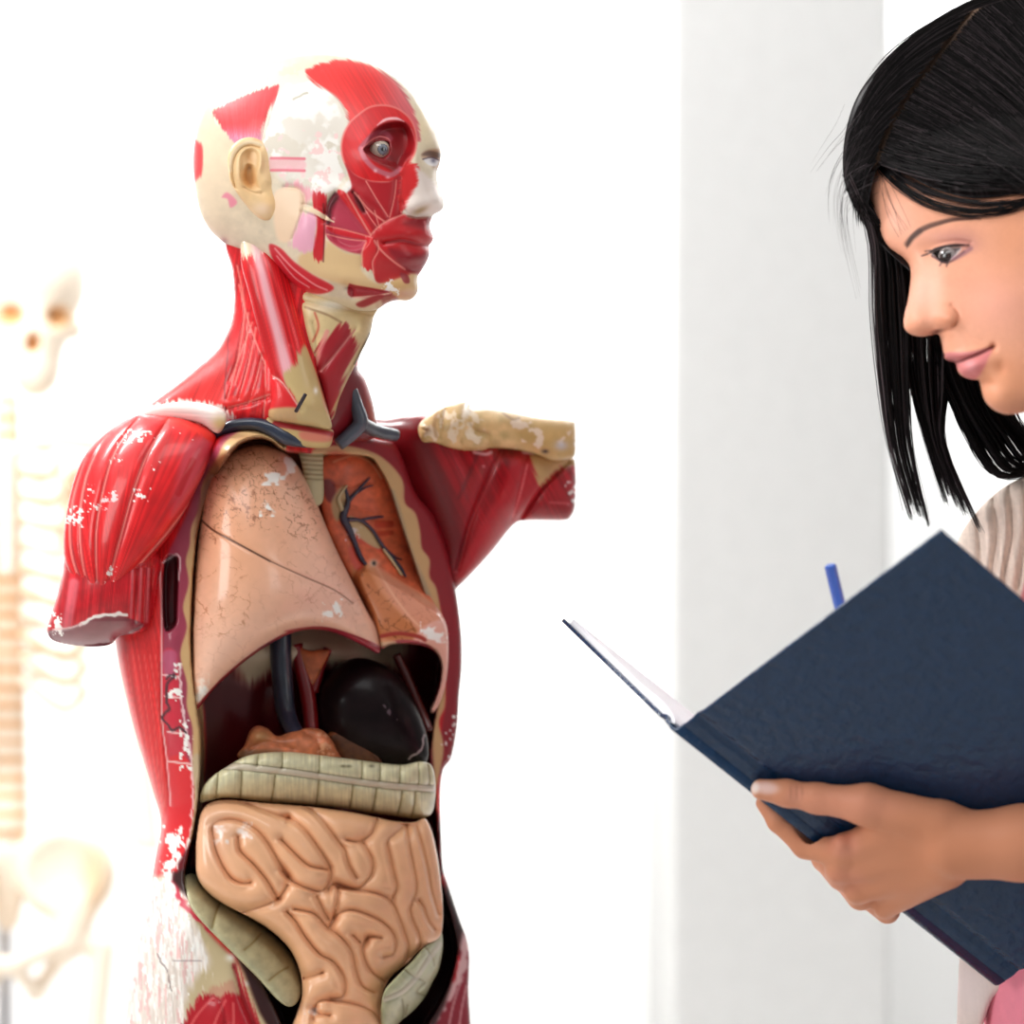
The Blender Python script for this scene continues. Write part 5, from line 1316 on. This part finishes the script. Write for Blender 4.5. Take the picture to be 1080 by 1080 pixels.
hang('side_lock', 230, ((894, 184), (912, 220)), [((918, 250), (946, 260)), ((921, 330), (956, 330)), ((927, 400), (958, 400)), ((937, 470), (962, 470))], ((960, 548), (982, 556)), (35, 85), (.4, .85), 3.2, 14, 76)
hang('side_lock', 210, ((948, 240), (985, 250)), [((948, 290), (1000, 290)), ((950, 340), (1002, 345)), ((958, 400), (1000, 410)), ((975, 460), (998, 470))], ((994, 528), (1040, 566)), (40, 95), (.4, .85), 3.2, 14, 76)
hang('swept_lock', 330, ((978, 340), (1050, 350)), [((985, 385), (1060, 400)), ((1000, 420), (1072, 440)), ((1016, 455), (1092, 460)), ((1046, 502), (1110, 474))], ((1100, 500), (1140, 470)), (45, 100), (.6, 1.1), 2.5, 8, 34)
hang('side_lock', 260, ((1106, 240), (1275, 200)), [((1104, 320), (1282, 300)), ((1110, 420), (1284, 420))], ((1122, 570), (1280, 610)), (-50, -30, -112, -70), (.8, 1.5), 4, 8, 40)
hang('stray_hair', 26, ((900, 110), (930, 200)), [((890, 130), (900, 215)), ((872, 150), (895, 250))], ((850, 170), (915, 330)), (0, 60), (.12, .25), 8, 40, 90)
Ps = []
for i in range(6):
    c = bez([np.array([926, 176]) + rng.normal(0, 3, 2), np.array([930 + 2 * i, 205]) + rng.normal(0, 3, 2), np.array([938 + 3 * i, 228]) + rng.normal(0, 3, 2), np.array([948 + 2.5 * i, 250 - 2 * i])], 16)
    Ps.append(W(c[:, 0], c[:, 1], (FACE.sample(c[:, 0], c[:, 1]) - .8) * S))
strands('stray_hair', Ps, rng.uniform(.08, .15, 6) * S, M_HAIR, HAIR, hcol(6, 40, 90))

# ---------------------------------------------------------------- clothes
def knit(r, c, ang=84, amt=.05):
    r.paint(c); r.fibre(ang, 3.2, 50, amt); r.mottle(.05, 3, 7)
def cardigan():
    r = Relief([(1150, 486), (1110, 492), (1082, 502), (1062, 512), (1046, 524), (1032, 538), (1020, 553), (1010, 572), (1004, 600), (1001, 660), (1000, 760), (1003, 860), (1008, 940), (1016, 982), (1012, 1010), (1010, 1050), (1008, 1110), (1000, 1300), (1042, 1305), (1030, 1120), (1036, 1085), (1046, 1056), (1062, 1034),
                (1066, 980), (1070, 860), (1076, 740), (1082, 650), (1090, 600), (1120, 540), (1170, 500)], 1.5)
    r.base([(1040, 540, -150), (1020, 760, -110), (1010, 1100, -100), (1090, 620, -170), (1080, 800, -150), (1050, 1060, -150)]); r.inflate(40, .6)
    for q in ([(1046, 520), (1052, 560), (1046, 610), (1050, 680)], [(1064, 512), (1068, 560), (1058, 620), (1062, 700)], [(1030, 545), (1034, 590), (1030, 640)], [(1080, 508), (1082, 560), (1074, 620)]): r.crease(q, 5, 11)
    for q in ([(1038, 530), (1043, 570), (1038, 620)], [(1057, 515), (1060, 560), (1053, 620)]): r.crease(q, 5, -5)
    knit(r, rgb(232, 214, 200)); r.glow(1020, 1040, 40, 60, rgb(238, 222, 222), .9)
    r.line([(1092, 596), (1083, 616), (1078, 640), (1080, 660)], 5, rgb(226, 150, 160), 2, .8)
    return r.build('cardigan', M_CLOTH, PR, 22)
CD = cardigan()
def shell(name, fn, lo, hi, st, c, par=PR):
    V, F = nets(fn, lo, hi, st); col = np.tile(c, (len(V), 1)) * (1 + .06 * (fbm(V[:, 0] / 4, V[:, 1] / 9, 3)[:, None] - .5))
    return link(name, toW(V), F, M_CLOTH, par, col)
def sleeve_f(P):
    f = rcone(P, (1215, 560, -230), (1345, 900, -427), 74, 62); f = smin(f, rcone(P, (1345, 900, -427), (1235, 896, BL - 62), 62, 56), 20); f = smin(f, rcone(P, (1215, 560, -230), (1222, 596, 14), 76, 72), 30)
    f = smin(f, rcone(P, (1215, 600, 10), (1180, 750, -150), 66, 56), 30); f = smin(f, rcone(P, (1180, 750, -150), (1085, 750, -262), 56, 46), 20)
    return off_book(P, f, 4)
shell('sleeve', sleeve_f, (1000, 460, -510), (1440, 990, 110), 8, rgb(232, 214, 200), CD)
shell('pink_top', lambda P: np.maximum(smin(rcone(P, (1195, 640, -120), (1195, 980, -100), 113, 150), rcone(P, (1195, 980, -100), (1205, 1260, -95), 158, 165), 40), 560 - P[..., 1]), (1000, 520, -290), (1400, 1440, 100), 7, rgb(246, 146, 166))
tr = []
for dz in (-.16, .02):
    V, F = tube_mesh([W(1215, 1230, dz), W(1215, 1330, dz), (W(1215, 1300, dz)[0], dz, .45), (W(1205, 1300, dz)[0], dz, .02)], [.095, .1, .075, .065], 20, False); tr.append((V, F, rgb(60, 66, 84)))
V, F, c_ = join(tr); link('trousers', V, F, M_CLOTH, PR, c_)
# ================================================================ open book, pen
BK = empty('book', Lc + B_, 'open navy hardback book held in one hand by its spine', 'book')
M_NAVYC = plain('navy grained cover', rgb(13, 47, 80), .24, 1.0, 120, .10, coat=.0, spec=.42)
M_PAGE = plain('white page edges', rgb(232, 230, 236), .7, .1, 200, .03)
def slab(name, o, u, v, n, prof, th, mat, k=40):
    """board over o + s*u + t*v; prof(s) lifts the outer face; closed with thickness th"""
    ns, nt = k, 2; s = np.linspace(0, 1, ns)
    V = []
    for side in (0, 1):
        for t in (0, 1):
            for a in s: V.append(o + a * u + t * v + n * (prof(a) + (0 if side else -th)))
    V = np.array(V); F = []
    i = lambda side, t, a: (side * 2 + t) * ns + a
    for a in range(ns - 1):
        F.append((i(1, 0, a), i(1, 0, a + 1), i(1, 1, a + 1), i(1, 1, a))); F.append((i(0, 0, a), i(0, 1, a), i(0, 1, a + 1), i(0, 0, a + 1)))
        F.append((i(0, 0, a), i(0, 0, a + 1), i(1, 0, a + 1), i(1, 0, a))); F.append((i(0, 1, a), i(1, 1, a), i(1, 1, a + 1), i(0, 1, a + 1)))
    F.append((i(0, 0, 0), i(1, 0, 0), i(1, 1, 0), i(0, 1, 0))); F.append((i(0, 0, ns - 1), i(0, 1, ns - 1), i(1, 1, ns - 1), i(1, 0, ns - 1)))
    ob = link(name, V, F, mat, BK, smooth=False)
    bm_ = ob.modifiers.new('bevel', 'BEVEL'); bm_.width = .0006; bm_.segments = 2; bm_.limit_method = 'ANGLE'
    return ob
joint = lambda a: -.0022 * math.exp(-((a - .055) / .014) ** 2)
slab('front_cover', Lc, A_, B_, NA, joint, .0028, M_NAVYC, 90)
slab('back_cover', L2, C_, B_, NC, joint, .0028, M_NAVYC, 90)
# rounded spine between the two boards
sv = []; ks = 14
out = unit(-(unit(A_) + unit(C_)))
for t in (0, 1):
    for side in (0, 1):
        for k in range(ks):
            u = k / (ks - 1)
            sv.append(Lc + u * sp + t * B_ + out * (.004 * math.sin(pi * u) + (0 if side else -.0025)))
sf = []
q = lambda t, side, k: (t * 2 + side) * ks + k
for k in range(ks - 1):
    sf += [(q(0, 1, k), q(0, 1, k + 1), q(1, 1, k + 1), q(1, 1, k)), (q(0, 0, k), q(1, 0, k), q(1, 0, k + 1), q(0, 0, k + 1)), (q(0, 0, k), q(0, 0, k + 1), q(0, 1, k + 1), q(0, 1, k)), (q(1, 0, k), q(1, 1, k), q(1, 1, k + 1), q(1, 0, k + 1))]
sf += [(q(0, 0, 0), q(0, 1, 0), q(1, 1, 0), q(1, 0, 0)), (q(0, 0, ks - 1), q(1, 0, ks - 1), q(1, 1, ks - 1), q(0, 1, ks - 1))]
link('spine', sv, sf, M_NAVYC, BK)
# two blocks of pages, humped towards the gutter
pin = -NC; pa = -NA
def pages(o, u, n, h, gut):
    s = np.linspace(.012, .975, 50)
    top = lambda a: h * (1 - math.exp(-a / gut)) * (1 + .35 * math.exp(-((a - .16) / .12) ** 2))
    V = []
    for t in (.012, .988):
        for lay in (0, 1):
            for a in s: V.append(o + a * u + t * B_ + n * (.0030 + lay * top(a)))
    m = len(s); F = []
    i = lambda t, l, a: (t * 2 + l) * m + a
    for a in range(m - 1):
        F += [(i(0, 1, a), i(0, 1, a + 1), i(1, 1, a + 1), i(1, 1, a)), (i(0, 0, a), i(1, 0, a), i(1, 0, a + 1), i(0, 0, a + 1)), (i(0, 0, a), i(0, 0, a + 1), i(0, 1, a + 1), i(0, 1, a)), (i(1, 0, a), i(1, 1, a), i(1, 1, a + 1), i(1, 0, a + 1))]
    F += [(i(0, 0, 0), i(0, 1, 0), i(1, 1, 0), i(1, 0, 0)), (i(0, 0, m - 1), i(1, 0, m - 1), i(1, 1, m - 1), i(0, 1, m - 1))]
    return link('page_block', V, F, M_PAGE, BK, smooth=False)
pages(L2, C_, pin, .0045, .03); pages(Lc, A_, pa, .003, .02)

# hexagonal pen
PN = empty('pen', pe1, 'blue hexagonal pen standing up behind the navy book cover', 'pen')
M_BLUE = plain('blue pen lacquer', rgb(32, 84, 178), .3, .03, 200, .05, coat=.4)
d_ = unit(pe1 - pe0)
V, F = tube_mesh([pe0, pe0 + d_ * .0012, pe0 + (pe1 - pe0) * .9], [.0034, .0041, .0041], 6); link('barrel', V, F, M_BLUE, PN, smooth=False)
V, F = tube_mesh([pe0 + (pe1 - pe0) * .9, pe1], [.0040, .0006], 6); link('tip', V, F, plain('pen tip', rgb(70, 72, 80), .3, metal=.7), PN, smooth=False)

# ================================================================ table and base under the torso model
tz = .655
M_WOOD = plain('pale table top', rgb(214, 206, 196), .45, .05, 30, .05)
box('base', (-.36, -.10, tz), (-.04, .26, tz + .05), M_WOOD, TM, bevel=.006)
TB = empty('side_table', (-.15, .08, 0), 'pale table the anatomical torso stands on', 'table')
box('table_top', (-.62, -.26, tz - .03), (.22, .42, tz - .0005), M_WOOD, TB, bevel=.004)
for x in (-.58, .18):
    for y in (-.22, .38): box('leg', (x - .02, y - .02, 0), (x + .02, y + .02, tz - .031), M_WOOD, TB, bevel=.003)

# ================================================================ plastic skeleton on a stand, far behind
SD = 2.0
def sw(x, y, d=0): return W(x, y, SD + d)
sk = .00075 * (D + SD) / D                                     # metres per grid unit at that depth
SKL = empty('skeleton', sw(10, 540) * np.array([1, 1, 0]), 'ivory plastic human skeleton, blurred, standing at the back by the white wall', 'skeleton')
IV = rgb(244, 228, 208); OR = rgb(222, 168, 112)
def sknet(name, f, lo, hi, st, c, shade=None):
    V, F = nets(f, lo, hi, st)
    col = np.tile(c, (len(V), 1))
    if shade is not None:
        k = shade(V)[:, None]; col = col * (1 - k) + OR * k
    return link(name, W(V[:, 0], V[:, 1], SD + V[:, 2] * sk), F, M_BONE, SKL, col)
def skull_f(P):
    f = ellip(P, (34, 296, 14), (58, 62, 72)); f = smin(f, ellip(P, (36, 350, -22), (36, 40, 36)), 14)
    f = smin(f, ellip(P, (38, 385, -24), (27, 34, 30)), 10); f = smin(f, rcone(P, (8, 345, -10), (76, 347, -10), 12, 12), 10)
    for x in (11, 62): f = smax(f, -ellip(P, (x, 333, -54), (14, 12, 26)), 4)
    f = smax(f, -ellip(P, (35, 362, -60), (8, 12, 22)), 3)
    f = smax(f, -rcone(P, (20, 391, -58), (54, 391, -58), 2.4, 2.4), 2)
    return f
def skshade(V):
    k = np.zeros(len(V))
    for x, y, rx, ry in [(11, 333, 14, 12), (62, 335, 14, 12), (35, 362, 8, 11)]: k = np.maximum(k, np.exp(-(((V[:, 0] - x) / rx) ** 2 + ((V[:, 1] - y) / ry) ** 2) ** 2) * (V[:, 2] < -5))
    return k
sknet('skull', skull_f, (-40, 225, -80), (105, 430, 95), 2.5, IV, skshade)
def spine_f(P):
    f = None
    for y in range(425, 880, 19):
        r_ = 12 + (y - 425) * .022; z = 22 + 10 * sin((y - 425) / 120)
        c = rcone(P, (8, y, z), (8, y + 8, z), r_, r_); f = c if f is None else np.minimum(f, c)
    for y in range(434, 880, 19):
        c = rcone(P, (8, y, 26), (8, y + 8, 26), 8, 8); f = np.minimum(f, c)
    return f
sknet('backbone', spine_f, (-20, 405, -8), (40, 910, 70), 2.5, IV, lambda V: ((V[:, 1] - 425) % 19 > 12) * .9)
rb = []; rc = []
for i in range(10):
    y = 470 + 27 * i; wd = 46 + 34 * sin(min(1, (i + 1) / 7) * pi / 2)
    for sd_ in (-1, 1):
        rb.append(([(8 + sd_ * 12, y, 26), (8 + sd_ * wd * .8, y + 4, 38), (8 + sd_ * wd, y + 18, 0), (8 + sd_ * wd * .72, y + 34, -44), (8 + sd_ * 14, y + 30 - i * 3, -60)], [4.5, 5.5, 6, 6, 5]))
VV = []
for pts, rad in rb:
    p = spl(pts, False, 6); rr = np.interp(np.linspace(0, 1, len(p)), np.linspace(0, 1, 5), rad)
    V, F = tube_mesh(W(p[:, 0], p[:, 1], SD + p[:, 2] * sk), rr * sk, 8); k = np.random.uniform(0, .45)
    link('rib', V, F, M_BONE, SKL, np.tile(IV * (1 - k) + OR * k, (len(V), 1)))
sknet('breastbone', lambda P: smin(rcone(P, (8, 478, -56), (8, 600, -64), 11, 9), rcone(P, (-2, 478, -56), (18, 478, -56), 9, 9), 4), (-20, 460, -80), (36, 620, -40), 2.5, IV)
def limb(name, q, st=3):
    def f(P):
        g = None
        for a, b, ra, rb_ in q:
            c = rcone(P, a, b, ra, rb_); g = c if g is None else smin(g, c, 6)
        return g
    A = np.array([v for a, b, _, _ in q for v in (a, b)]); m = max(max(z[2:]) for z in q) + 6
    return sknet(name, f, A.min(0) - m, A.max(0) + m, st, IV)
limb('collarbone', [((16, 474, -50), (60, 464, -30), 6, 6), ((60, 464, -30), (112, 470, 0), 6, 8)])
limb('shoulder_blade', [((112, 476, 10), (80, 500, 44), 10, 8), ((80, 500, 44), (66, 570, 46), 10, 7), ((104, 490, 30), (66, 570, 46), 10, 6)])
limb('upper_arm_bone', [((122, 484, 4), (128, 520, 4), 17, 10), ((128, 520, 4), (136, 690, 2), 9, 9), ((136, 690, 2), (138, 716, 0), 14, 15)])
limb('forearm_bone', [((130, 722, 0), (146, 890, -30), 10, 6), ((144, 722, 0), (160, 890, -30), 8, 8)])
def pelvis_f(P):
    f = None
    for s_ in (-1, 1):
        c = 8
        g = ellip(P, (c + s_ * 62, 922, 8), (52, 50, 26)); g = smax(g, -ellip(P, (c + s_ * 54, 916, -20), (42, 40, 26)), 6)
        g = smin(g, rcone(P, (c + s_ * 72, 966, 0), (c + s_ * 62, 992, 0), 20, 22), 10)
        g = smin(g, rcone(P, (c + s_ * 60, 996, -10), (c + s_ * 6, 1018, -40), 9, 9), 8); g = smin(g, rcone(P, (c + s_ * 60, 1004, 0), (c + s_ * 30, 1046, -6), 9, 9), 8); g = smin(g, rcone(P, (c + s_ * 30, 1046, -6), (c + s_ * 6, 1020, -40), 8, 8), 8)
        f = g if f is None else smin(f, g, 6)
    return smin(f, rcone(P, (8, 900, 30), (8, 968, 40), 28, 14), 8)
sknet('pelvis', pelvis_f, (-130, 860, -70), (150, 1075, 75), 3.5, IV, lambda V: .5 * np.exp(-((V[:, 0] - 100) / 14) ** 2 - ((V[:, 1] - 925) / 40) ** 2))
for s_ in (-1, 1):
    limb('thigh_bone', [((8 + s_ * 76, 992, 0), (8 + s_ * 100, 1000, 0), 16, 10), ((8 + s_ * 100, 1000, 0), (8 + s_ * 92, 1080, 0), 13, 12), ((8 + s_ * 92, 1080, 0), (8 + s_ * 66, 1290, 0), 11, 11), ((8 + s_ * 66, 1290, 0), (8 + s_ * 64, 1310, 0), 18, 18)], 4)
    limb('shin_bone', [((8 + s_ * 64, 1326, 0), (8 + s_ * 62, 1345, 0), 18, 12), ((8 + s_ * 62, 1345, 0), (8 + s_ * 58, 1440, 0), 10, 9)], 4)
b = sw(8, 900, .12)
V, F = tube_mesh([(b[0], SD + .10, .03), (b[0], SD + .10, sw(8, 860)[2])], .012, 12); link('stand_pole', V, F, plain('steel pole', rgb(200, 200, 204), .3, metal=.6), SKL)
V, F = tube_mesh([(b[0], SD + .06, .0), (b[0], SD + .06, .03)], .24, 28); link('stand_foot', V, F, plain('grey stand foot', rgb(190, 190, 192), .5), SKL)
